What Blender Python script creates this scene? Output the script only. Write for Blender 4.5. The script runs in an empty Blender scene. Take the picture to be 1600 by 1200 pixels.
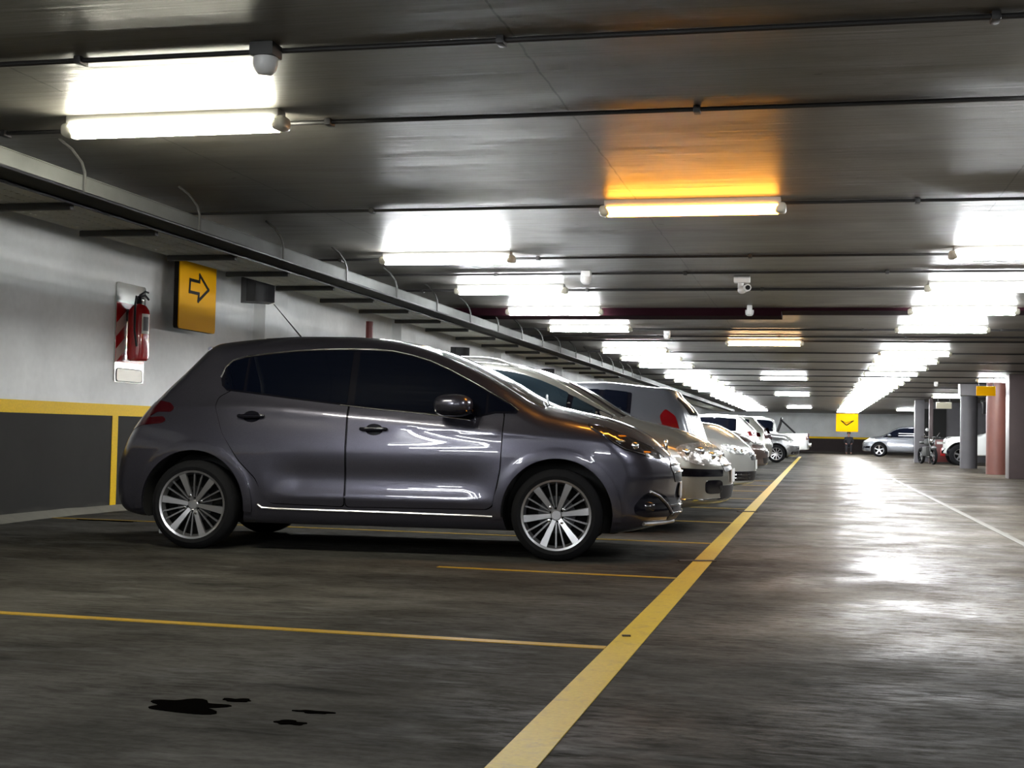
import bpy, bmesh, math, random
import numpy as np
from mathutils import Vector, Matrix, geometry
random.seed(7)
PI = math.pi
SC = bpy.context.scene
COL = SC.collection

# ------------------------------------------------------------------ materials
def nmat(name):
    m = bpy.data.materials.new(name); m.use_nodes = True
    nt = m.node_tree; b = nt.nodes['Principled BSDF']
    return m, nt, b

def mat(name, col, rough=.5, metal=0., coat=0., spec=.5, emit=None, es=0., trans=0., noise=0., nscale=20., bump=0., coat_rough=.03):
    m, nt, b = nmat(name)
    b.inputs['Base Color'].default_value = (*col, 1)
    b.inputs['Roughness'].default_value = rough
    b.inputs['Metallic'].default_value = metal
    b.inputs['Coat Weight'].default_value = coat
    b.inputs['Coat Roughness'].default_value = coat_rough
    b.inputs['Specular IOR Level'].default_value = spec
    b.inputs['Transmission Weight'].default_value = trans
    if emit:
        b.inputs['Emission Color'].default_value = (*emit, 1)
        b.inputs['Emission Strength'].default_value = es
    if noise or bump:
        tc = nt.nodes.new('ShaderNodeTexCoord'); n = nt.nodes.new('ShaderNodeTexNoise')
        n.inputs['Scale'].default_value = nscale; n.inputs['Detail'].default_value = 5
        nt.links.new(tc.outputs['Object'], n.inputs['Vector'])
        if noise:
            mx = nt.nodes.new('ShaderNodeMix'); mx.data_type = 'RGBA'
            mx.inputs[6].default_value = (*[c*(1-noise) for c in col], 1)
            mx.inputs[7].default_value = (*[min(1, c*(1+noise)) for c in col], 1)
            nt.links.new(n.outputs['Fac'], mx.inputs[0]); nt.links.new(mx.outputs[2], b.inputs['Base Color'])
        if bump:
            bp = nt.nodes.new('ShaderNodeBump'); bp.inputs['Strength'].default_value = bump; bp.inputs['Distance'].default_value = .01
            nt.links.new(n.outputs['Fac'], bp.inputs['Height']); nt.links.new(bp.outputs[0], b.inputs['Normal'])
    return m

def car_paint(name, col, metal=.6, rough=.35, flake=.25, coat=1.0):
    m, nt, b = nmat(name)
    tc = nt.nodes.new('ShaderNodeTexCoord'); n = nt.nodes.new('ShaderNodeTexNoise')
    n.inputs['Scale'].default_value = 260; n.inputs['Detail'].default_value = 2
    nt.links.new(tc.outputs['Object'], n.inputs['Vector'])
    mx = nt.nodes.new('ShaderNodeMix'); mx.data_type = 'RGBA'
    mx.inputs[6].default_value = (*[c*(1-flake) for c in col], 1)
    mx.inputs[7].default_value = (*[min(1, c*(1+flake)) for c in col], 1)
    nt.links.new(n.outputs['Fac'], mx.inputs[0]); nt.links.new(mx.outputs[2], b.inputs['Base Color'])
    b.inputs['Metallic'].default_value = metal; b.inputs['Roughness'].default_value = rough
    b.inputs['Coat Weight'].default_value = coat; b.inputs['Coat Roughness'].default_value = .02
    return m

def ramp(nt, fac, stops):
    r = nt.nodes.new('ShaderNodeValToRGB'); e = r.color_ramp.elements
    e[0].position, e[0].color = stops[0][0], (*stops[0][1], 1)
    e[1].position, e[1].color = stops[1][0], (*stops[1][1], 1)
    for p, c in stops[2:]:
        x = e.new(p); x.color = (*c, 1)
    nt.links.new(fac, r.inputs[0]); return r

def mixc(nt, fac, a, b, blend='MIX'):
    mx = nt.nodes.new('ShaderNodeMix'); mx.data_type = 'RGBA'; mx.blend_type = blend
    for sock, v in ((mx.inputs[0], fac), (mx.inputs[6], a), (mx.inputs[7], b)):
        if isinstance(v, (int, float)): sock.default_value = v
        elif isinstance(v, tuple): sock.default_value = (*v, 1)
        else: nt.links.new(v, sock)
    return mx.outputs[2]

def mth(nt, op, a, b=None, c=None):
    n = nt.nodes.new('ShaderNodeMath'); n.operation = op
    for i, v in enumerate((a, b, c)):
        if v is None: continue
        if isinstance(v, (int, float)): n.inputs[i].default_value = v
        else: nt.links.new(v, n.inputs[i])
    return n.outputs[0]

def noise_node(nt, vec, scale, detail=5, dist=0., rough=.5):
    n = nt.nodes.new('ShaderNodeTexNoise'); n.inputs['Scale'].default_value = scale
    n.inputs['Detail'].default_value = detail; n.inputs['Distortion'].default_value = dist
    n.inputs['Roughness'].default_value = rough
    nt.links.new(vec, n.inputs['Vector']); return n.outputs['Fac']

def mapped(nt, sc=(1, 1, 1), loc=(0, 0, 0)):
    tc = nt.nodes.new('ShaderNodeTexCoord'); mp = nt.nodes.new('ShaderNodeMapping')
    mp.inputs['Scale'].default_value = sc; mp.inputs['Location'].default_value = loc
    nt.links.new(tc.outputs['Object'], mp.inputs['Vector']); return mp.outputs[0]

def floor_material():
    m, nt, b = nmat('floor_concrete')
    v = mapped(nt)
    big = noise_node(nt, mapped(nt, (.5, .9, 1)), .7, 4, .3, .5)
    mid = noise_node(nt, mapped(nt, (.8, 1.5, 1), (3, 1, 0)), 1.9, 6, .25, .58)
    fine = noise_node(nt, v, 30, 5, 0, .65)
    base = ramp(nt, big, [(.32, (.030, .0285, .026)), (.70, (.078, .075, .069)), (.5, (.053, .051, .046))]).outputs[0]
    sp = ramp(nt, mid, [(.32, (.62, .60, .58)), (.70, (1.30, 1.29, 1.26)), (.5, (.93, .92, .90))]).outputs[0]
    c = mixc(nt, .9, base, sp, 'MULTIPLY')
    fs = ramp(nt, fine, [(.3, (.80, .80, .80)), (.7, (1.18, 1.18, 1.18))]).outputs[0]
    c = mixc(nt, .7, c, fs, 'MULTIPLY')
    # soft dark smudges and pale dusty scuffs, drawn out across the bays
    st = noise_node(nt, mapped(nt, (1.1, 3.2, 1), (11, 4, 0)), 1.5, 4, .2)
    stf = ramp(nt, st, [(.60, (0, 0, 0)), (.72, (1, 1, 1))]).outputs[0]
    c = mixc(nt, mth(nt, 'MULTIPLY', stf, .7), c, (.014, .0135, .0125))
    sc2 = noise_node(nt, mapped(nt, (1.0, 3.0, 1), (5, 9, 0)), 1.6, 7, .4, .6)
    sf = ramp(nt, sc2, [(.56, (0, 0, 0)), (.74, (1, 1, 1))]).outputs[0]
    c = mixc(nt, mth(nt, 'MULTIPLY', sf, .6), c, (.115, .115, .112))
    # tyre-polished strip in the driving lane is smoother than the dusty bays
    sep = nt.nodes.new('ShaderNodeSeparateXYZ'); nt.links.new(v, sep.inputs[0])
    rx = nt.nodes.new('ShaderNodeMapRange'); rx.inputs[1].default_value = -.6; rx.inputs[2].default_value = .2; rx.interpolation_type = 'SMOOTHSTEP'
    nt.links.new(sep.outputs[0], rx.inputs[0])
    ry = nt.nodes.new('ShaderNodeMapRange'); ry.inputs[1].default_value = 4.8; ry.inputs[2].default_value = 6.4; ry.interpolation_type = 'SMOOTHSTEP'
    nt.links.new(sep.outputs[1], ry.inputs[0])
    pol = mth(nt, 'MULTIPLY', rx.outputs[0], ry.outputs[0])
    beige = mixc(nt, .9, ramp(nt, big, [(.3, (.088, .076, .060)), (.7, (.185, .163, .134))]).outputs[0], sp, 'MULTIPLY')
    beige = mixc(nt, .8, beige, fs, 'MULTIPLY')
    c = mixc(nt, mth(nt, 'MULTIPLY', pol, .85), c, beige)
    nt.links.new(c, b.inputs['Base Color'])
    glint = noise_node(nt, mapped(nt, (1.2, 4.0, 1), (1, 6, 0)), 7, 6, .5, .65)
    gp = noise_node(nt, mapped(nt, (.9, .8, 1), (4, 2, 0)), 1.1, 4, .3)
    gl = ramp(nt, glint, [(.42, (.001,)*3), (.70, (.030,)*3)]).outputs[0]
    gq = ramp(nt, gp, [(.35, (.25,)*3), (.62, (1., 1., 1.))]).outputs[0]
    nt.links.new(mth(nt, 'MULTIPLY', gl, gq), b.inputs['Specular IOR Level'])
    rn = noise_node(nt, mapped(nt, (1.2, 1.0, 1), (2, 2, 0)), 1.3, 5, .3)
    rr = ramp(nt, rn, [(.35, (.26,)*3), (.65, (.50,)*3)]).outputs[0]
    rough = mth(nt, 'SUBTRACT', mth(nt, 'ADD', rr, .24), mth(nt, 'MULTIPLY', pol, .20))
    nt.links.new(rough, b.inputs['Roughness'])
    bp = nt.nodes.new('ShaderNodeBump'); bp.inputs['Strength'].default_value = .55; bp.inputs['Distance'].default_value = .006
    hh = mth(nt, 'ADD', noise_node(nt, mapped(nt, (.6, 3.2, 1)), 6, 5, .3, .6), mth(nt, 'MULTIPLY', fine, .3))
    nt.links.new(hh, bp.inputs['Height']); nt.links.new(bp.outputs[0], b.inputs['Normal'])
    return m

def ceiling_material():
    m, nt, b = nmat('ceiling_concrete')
    v = mapped(nt)
    streak = noise_node(nt, mapped(nt, (.35, 9, 1)), 2.2, 7, .3, .6)
    blot = noise_node(nt, mapped(nt, (.7, 1.4, 1)), 1.3, 6, .8, .6)
    pit = noise_node(nt, mapped(nt, (1.2, 3.2, 1), (2, 3, 1)), 5.0, 3, .4)
    base = ramp(nt, blot, [(.3, (.10, .093, .082)), (.7, (.205, .194, .172))]).outputs[0]
    c = mixc(nt, .8, base, ramp(nt, streak, [(.3, (.66, .66, .66)), (.7, (1.22, 1.22, 1.20))]).outputs[0], 'MULTIPLY')
    pf = ramp(nt, pit, [(.735, (0, 0, 0)), (.76, (1, 1, 1))]).outputs[0]
    c = mixc(nt, mth(nt, 'MULTIPLY', pf, .8), c, (.02, .018, .015))
    # formwork joints running down the length of the garage
    sep = nt.nodes.new('ShaderNodeSeparateXYZ'); nt.links.new(v, sep.inputs[0])
    wob = mth(nt, 'MULTIPLY', mth(nt, 'SUBTRACT', noise_node(nt, v, 6, 3), .5), .03)
    xx = mth(nt, 'ADD', sep.outputs[0], wob)
    f = mth(nt, 'ABSOLUTE', mth(nt, 'SUBTRACT', mth(nt, 'FRACT', mth(nt, 'DIVIDE', mth(nt, 'ADD', xx, 23.12), 2.43)), .5))
    # joints fall at x = -0.85 and every 2.43 m
    jl = mth(nt, 'LESS_THAN', mth(nt, 'SUBTRACT', .5, f), .0022)
    c = mixc(nt, mth(nt, 'MULTIPLY', jl, .7), c, (.03, .028, .024))
    yy = sep.outputs[1]
    board = mth(nt, 'FRACT', mth(nt, 'MULTIPLY', yy, 7.6))
    bl = mth(nt, 'LESS_THAN', board, .05)
    bm = ramp(nt, noise_node(nt, mapped(nt, (1.0, .9, 1), (8, 0, 0)), 1.4, 2), [(.5, (0, 0, 0)), (.6, (1, 1, 1))]).outputs[0]
    c = mixc(nt, mth(nt, 'MULTIPLY', mth(nt, 'MULTIPLY', bl, bm), .35), c, (.05, .045, .04))
    nt.links.new(c, b.inputs['Base Color'])
    nt.links.new(ramp(nt, streak, [(.3, (.34,)*3), (.7, (.52,)*3)]).outputs[0], b.inputs['Roughness'])
    bp = nt.nodes.new('ShaderNodeBump'); bp.inputs['Strength'].default_value = .5; bp.inputs['Distance'].default_value = .006
    nt.links.new(streak, bp.inputs['Height']); nt.links.new(bp.outputs[0], b.inputs['Normal'])
    return m

def wall_material(name, top, bottom, split=.935):
    m, nt, b = nmat(name)
    v = mapped(nt); sep = nt.nodes.new('ShaderNodeSeparateXYZ'); nt.links.new(v, sep.inputs[0])
    n1 = noise_node(nt, v, 1.3, 6, .4); n2 = noise_node(nt, v, 14, 5)
    d = ramp(nt, n1, [(.3, (.86,)*3), (.7, (1.06,)*3)]).outputs[0]
    d2 = ramp(nt, n2, [(.3, (.97,)*3), (.7, (1.02,)*3)]).outputs[0]
    k = mth(nt, 'GREATER_THAN', sep.outputs[2], split)
    c = mixc(nt, k, bottom, top)
    c = mixc(nt, 1., c, d, 'MULTIPLY'); c = mixc(nt, 1., c, d2, 'MULTIPLY')
    # scuffed dirt along the foot of the wall
    dirt = mth(nt, 'ADD', sep.outputs[2], mth(nt, 'MULTIPLY', n1, .25))
    df = ramp(nt, dirt, [(.10, (1, 1, 1)), (.22, (0, 0, 0))]).outputs[0]
    c = mixc(nt, mth(nt, 'MULTIPLY', df, .7), c, (.10, .095, .08))
    nt.links.new(c, b.inputs['Base Color']); b.inputs['Roughness'].default_value = .7; b.inputs['Specular IOR Level'].default_value = .12
    bp = nt.nodes.new('ShaderNodeBump'); bp.inputs['Strength'].default_value = .06; bp.inputs['Distance'].default_value = .004
    nt.links.new(n2, bp.inputs['Height']); nt.links.new(bp.outputs[0], b.inputs['Normal'])
    return m

def worn_yellow(name, col, wear=.5):
    m, nt, b = nmat(name)
    v = mapped(nt)
    n = noise_node(nt, v, 9, 8, .4, .7); n2 = noise_node(nt, v, 60, 3)
    f = ramp(nt, n, [(.52, (0, 0, 0)), (.72, (1, 1, 1))]).outputs[0]
    c = mixc(nt, mth(nt, 'MULTIPLY', f, wear), col, (.15, .13, .09))
    c = mixc(nt, .5, c, ramp(nt, n2, [(.3, (.8,)*3), (.7, (1.1,)*3)]).outputs[0], 'MULTIPLY')
    nt.links.new(c, b.inputs['Base Color']); b.inputs['Roughness'].default_value = .5; b.inputs['Specular IOR Level'].default_value = .12
    return m

M = {}
M['floor'] = floor_material()
M['ceiling'] = ceiling_material()
M['wall'] = wall_material('wall_paint', (.86, .87, .86), (.024, .0225, .020))
M['wall_far'] = wall_material('far_wall_paint', (.72, .74, .74), (.045, .035, .035))
M['wall_grey'] = mat('grey_wall_paint', (.16, .15, .155), .6, noise=.15, nscale=2)
M['yellow'] = worn_yellow('wall_yellow', (.84, .53, .0), .05)
M['line'] = worn_yellow('lane_yellow', (.46, .33, .03), .45)
M['linethin'] = worn_yellow('bay_yellow', (.34, .21, .015), .6)
M['linepale'] = worn_yellow('pale_line', (.15, .14, .115), .85)
M['galv'] = mat('galvanised_steel', (.085, .088, .085), .8, .0, spec=.03, noise=.2, nscale=8)
M['galv_dark'] = mat('dull_steel', (.05, .05, .048), .6, .2, noise=.2, nscale=10)
M['black'] = mat('black_plastic', (.005, .005, .007), .45, spec=.3)
M['galv_light'] = mat('light_galvanised', (.70, .71, .66), .7, spec=.1, noise=.2, nscale=8)
M['black_matte'] = mat('black_matte', (.012, .012, .012), .8)
M['conduit'] = mat('black_conduit', (.014, .013, .013), .5)
M['housing'] = mat('lamp_housing', (.45, .45, .43), .5)
M['white_plastic'] = mat('white_plastic', (.75, .75, .74), .35)
M['lens'] = mat('dark_lens', (.01, .01, .012), .05, coat=1)
def lamp_mat(name, col, s):
    m, nt, b = nmat(name)
    b.inputs['Base Color'].default_value = (.8, .8, .8, 1); b.inputs['Roughness'].default_value = .3
    b.inputs['Emission Color'].default_value = (*col, 1); b.inputs['Emission Strength'].default_value = s
    return m
LS = 24.
M['tube_white'] = lamp_mat('tube_white', (.95, .98, 1.0), LS)
M['tube_warm'] = lamp_mat('tube_warm_white', (1.0, .97, .80), LS*.75)
M['tube_orange'] = lamp_mat('tube_orange', (1.0, .37, .035), LS*.28)
M['tube_peach'] = lamp_mat('tube_peach', (1.0, .62, .30), LS*.6)
M['clear_cap'] = mat('frosted_cap', (.62, .60, .50), .25)
M['maroon'] = mat('maroon_paint', (.012, .003, .005), .8, spec=.03)
M['red'] = mat('extinguisher_red', (.42, .012, .015), .22, coat=.8)
M['redpipe'] = mat('red_pipe_paint', (.12, .014, .012), .45)
M['signyellow'] = mat('sign_yellow', (.86, .42, .002), .5, spec=.02)
M['signblack'] = mat('sign_black', (.012, .010, .008), .7, spec=.1)
M['brickred'] = mat('brick_red_paint', (.15, .060, .048), .45, noise=.2, nscale=3)
M['greycol'] = mat('grey_column_paint', (.12, .115, .125), .5, noise=.15, nscale=3)
M['browncol'] = mat('brown_column_paint', (.075, .052, .052), .5, noise=.2, nscale=3)
M['chrome'] = mat('chrome', (.78, .78, .80), .08, 1.0)
M['satin'] = mat('satin_alloy', (.50, .50, .52), .28, .9)
M['alloy_dark'] = mat('dark_alloy', (.025, .025, .027), .4, .8)
M['thin'] = mat('grey_thin_spokes', (.22, .22, .23), .3, .8)
M['alloy_black'] = mat('wheel_inner_black', (.003, .003, .003), .8, spec=.1)
M['tyre'] = mat('tyre_rubber', (.006, .006, .007), .85, spec=.2, bump=.2, nscale=60)
M['glass'] = mat('tinted_glass', (.002, .003, .007), .03, spec=.4)
M['glass_blue'] = mat('blue_tinted_glass', (.012, .022, .030), .03, coat=1, spec=.6)
M['windshield'] = mat('windscreen_glass', (.035, .036, .030), .05, coat=1, spec=.8)
M['trimblack'] = mat('gloss_black_trim', (.005, .005, .008), .10, spec=.4)
M['gap'] = mat('panel_gap_shade', (.001, .001, .001), .9, spec=0)
M['lamp_clear'] = mat('headlamp_glass', (.50, .51, .50), .14, .55, coat=1, noise=.5, nscale=34, bump=.8)
M['lamp_black'] = mat('headlamp_dark', (.012, .012, .014), .08, coat=1)
M['reflector'] = mat('lamp_reflector', (.7, .72, .75), .1, 1.)
M['amber'] = mat('amber_lens', (.75, .22, .01), .15, coat=1)
M['tail_red'] = mat('tail_lamp_red', (.12, .002, .004), .12, coat=1)
M['tail_dark'] = mat('tail_lamp_dark_red', (.030, .002, .004), .1, coat=.6)
M['plate'] = mat('number_plate', (.72, .72, .72), .35)
M['acrylic'] = mat('silvery_cover', (.55, .55, .52), .12, .7)
M['puddle'] = mat('oil_stain', (.002, .0017, .0015), .9, spec=.0)
M['grate'] = mat('rusty_grate', (.035, .02, .012), .7)
M['grimeconc'] = mat('rough_floor_edge', (.16, .15, .12), .8, noise=.35, nscale=6, bump=.6)

# ------------------------------------------------------------------ mesh helpers
def new_obj(name, me, material=None, parent=None, smooth=40):
    o = bpy.data.objects.new(name, me); COL.objects.link(o)
    if material is not None and not me.materials: me.materials.append(material)
    if smooth:
        for p in me.polygons: p.use_smooth = True
        try: me.set_sharp_from_angle(angle=math.radians(smooth))
        except Exception: pass
    if parent is not None: o.parent = parent
    return o

class MB:
    def __init__(s): s.v = []; s.f = []
    def add(s, vs, fs):
        n = len(s.v); s.v += [tuple(v) for v in vs]; s.f += [tuple(i+n for i in f) for f in fs]; return s
    def bm(s, bm, mtx=None):
        bm.verts.ensure_lookup_table(); bm.verts.index_update()
        s.add([(mtx @ v.co if mtx else v.co.copy()) for v in bm.verts], [[v.index for v in f.verts] for f in bm.faces]); bm.free(); return s
    def box(s, c, d, bev=0., rot=None, seg=2):
        bm = bmesh.new(); bmesh.ops.create_cube(bm, size=1)
        for v in bm.verts: v.co = Vector((v.co.x*d[0], v.co.y*d[1], v.co.z*d[2]))
        if bev: bmesh.ops.bevel(bm, geom=bm.edges[:], offset=bev, segments=seg, affect='EDGES', profile=.7)
        m = Matrix.Translation(c)
        if rot is not None: m = m @ rot.to_4x4()
        return s.bm(bm, m)
    def span(s, a, b, bev=0.):
        return s.box([(a[i]+b[i])/2 for i in range(3)], [abs(b[i]-a[i]) for i in range(3)], bev)
    def tube(s, pts, r, n=10, cap=True):
        pts = [Vector(p) for p in pts]; R = r if isinstance(r, (list, tuple)) else [r]*len(pts)
        ring = []; up = None
        for i, p in enumerate(pts):
            t = (pts[min(i+1, len(pts)-1)] - pts[max(i-1, 0)]).normalized()
            if up is None: up = Vector((0, 0, 1)) if abs(t.z) < .9 else Vector((1, 0, 0))
            a = t.cross(up).normalized(); up = a.cross(t).normalized()
            ring.append([p + (a*math.cos(2*PI*k/n) + up*math.sin(2*PI*k/n))*R[i] for k in range(n)])
        vs = [v for q in ring for v in q]; fs = []
        for i in range(len(pts)-1):
            for k in range(n): fs.append((i*n+k, i*n+(k+1) % n, (i+1)*n+(k+1) % n, (i+1)*n+k))
        if cap: fs += [tuple(range(n))[::-1], tuple(range((len(pts)-1)*n, len(pts)*n))]
        return s.add(vs, fs)
    def lathe(s, prof, n=48, axis='z', c=(0, 0, 0), closed=False):
        # prof: (radius, height)
        vs = []; fs = []; m = len(prof)
        for k in range(n):
            a = 2*PI*k/n
            for r, h in prof:
                x, y = r*math.cos(a), r*math.sin(a)
                p = {'z': (x, y, h), 'y': (x, h, y), 'x': (h, x, y)}[axis]
                vs.append((p[0]+c[0], p[1]+c[1], p[2]+c[2]))
        for k in range(n):
            for j in range(m if closed else m-1):
                j2 = (j+1) % m
                fs.append((k*m+j, ((k+1) % n)*m+j, ((k+1) % n)*m+j2, k*m+j2))
        return s.add(vs, fs)
    def prism(s, poly, h0, h1, axis='z'):
        def P(a, b, h): return {'z': (a, b, h), 'y': (a, h, b), 'x': (h, a, b)}[axis]
        n = len(poly)
        vs = [P(a, b, h0) for a, b in poly] + [P(a, b, h1) for a, b in poly]
        fs = [tuple(range(n))[::-1], tuple(range(n, 2*n))] + [(i, (i+1) % n, n+(i+1) % n, n+i) for i in range(n)]
        return s.add(vs, fs)
    def ellip(s, c, d, p=2., nu=24, nv=16, rot=None):
        vs = []; fs = []
        sg = lambda a, e: math.copysign(abs(a)**e, a)
        e = 2/p
        for i in range(nv+1):
            t = -PI/2 + PI*i/nv
            for k in range(nu):
                a = 2*PI*k/nu
                v = Vector((d[0]/2*sg(math.cos(t), e)*sg(math.cos(a), e), d[1]/2*sg(math.cos(t), e)*sg(math.sin(a), e), d[2]/2*sg(math.sin(t), e)))
                if rot is not None: v = rot @ v
                vs.append(v + Vector(c))
        for i in range(nv):
            for k in range(nu): fs.append((i*nu+k, i*nu+(k+1) % nu, (i+1)*nu+(k+1) % nu, (i+1)*nu+k))
        return s.add(vs, fs)
    def build(s, name, material, parent=None, smooth=40):
        me = bpy.data.meshes.new(name); me.from_pydata([tuple(v) for v in s.v], [], s.f); me.update()
        bm = bmesh.new(); bm.from_mesh(me); bmesh.ops.remove_doubles(bm, verts=bm.verts, dist=1e-6)
        bmesh.ops.recalc_face_normals(bm, faces=bm.faces); bm.to_mesh(me); bm.free()
        return new_obj(name, me, material, parent, smooth)

def empty(name, loc=(0, 0, 0), rz=0.):
    o = bpy.data.objects.new(name, None); COL.objects.link(o)
    o.location = loc; o.rotation_euler = (0, 0, rz); o.empty_display_size = .1; return o
def tag(o, label, cat, group=None, kind=None):
    o['label'] = label; o['category'] = cat
    if group: o['group'] = group
    if kind: o['kind'] = kind
    return o
def struct(o): o['kind'] = 'structure'; return o
def copy_tree(o, parent=None):
    c = o.copy(); COL.objects.link(c)
    if parent is not None: c.parent = parent
    for ch in list(o.children): copy_tree(ch, c)
    return c
ORD = ['nearest', 'second', 'third', 'fourth', 'fifth', 'sixth', 'seventh', 'eighth', 'ninth', 'tenth', 'eleventh', 'twelfth',
       'thirteenth', 'fourteenth', 'fifteenth', 'sixteenth', 'seventeenth', 'eighteenth', 'nineteenth', 'twentieth', 'twenty-first',
       'twenty-second', 'twenty-third', 'twenty-fourth', 'twenty-fifth', 'twenty-sixth', 'twenty-seventh', 'twenty-eighth', 'twenty-ninth', 'thirtieth']

EXPO = 2.9
# ------------------------------------------------------------------ car building
class Curve:
    """monotone cubic through (x, value) points, vectorised"""
    def __init__(s, pts):
        pts = sorted(pts); s.x = np.array([p[0] for p in pts], float); s.y = np.array([p[1] for p in pts], float)
        h = np.diff(s.x); d = np.diff(s.y)/h; n = len(s.x); m = np.zeros(n)
        m[0], m[-1] = d[0], d[-1]
        for i in range(1, n-1):
            if d[i-1]*d[i] > 0:
                w1, w2 = 2*h[i]+h[i-1], h[i]+2*h[i-1]; m[i] = (w1+w2)/(w1/d[i-1]+w2/d[i])
        s.m = m
    def __call__(s, t):
        t = np.asarray(t, float); tc = np.clip(t, s.x[0], s.x[-1])
        i = np.clip(np.searchsorted(s.x, tc)-1, 0, len(s.x)-2)
        h = s.x[i+1]-s.x[i]; u = (tc-s.x[i])/h
        r = (2*u**3-3*u**2+1)*s.y[i] + (u**3-2*u**2+u)*h*s.m[i] + (-2*u**3+3*u**2)*s.y[i+1] + (u**3-u**2)*h*s.m[i+1]
        return r + (t-tc)*np.where(t < s.x[0], s.m[0], s.m[-1])
    def d(s, t, e=.004): return (s(np.asarray(t)+e)-s(np.asarray(t)-e))/(2*e)

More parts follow.
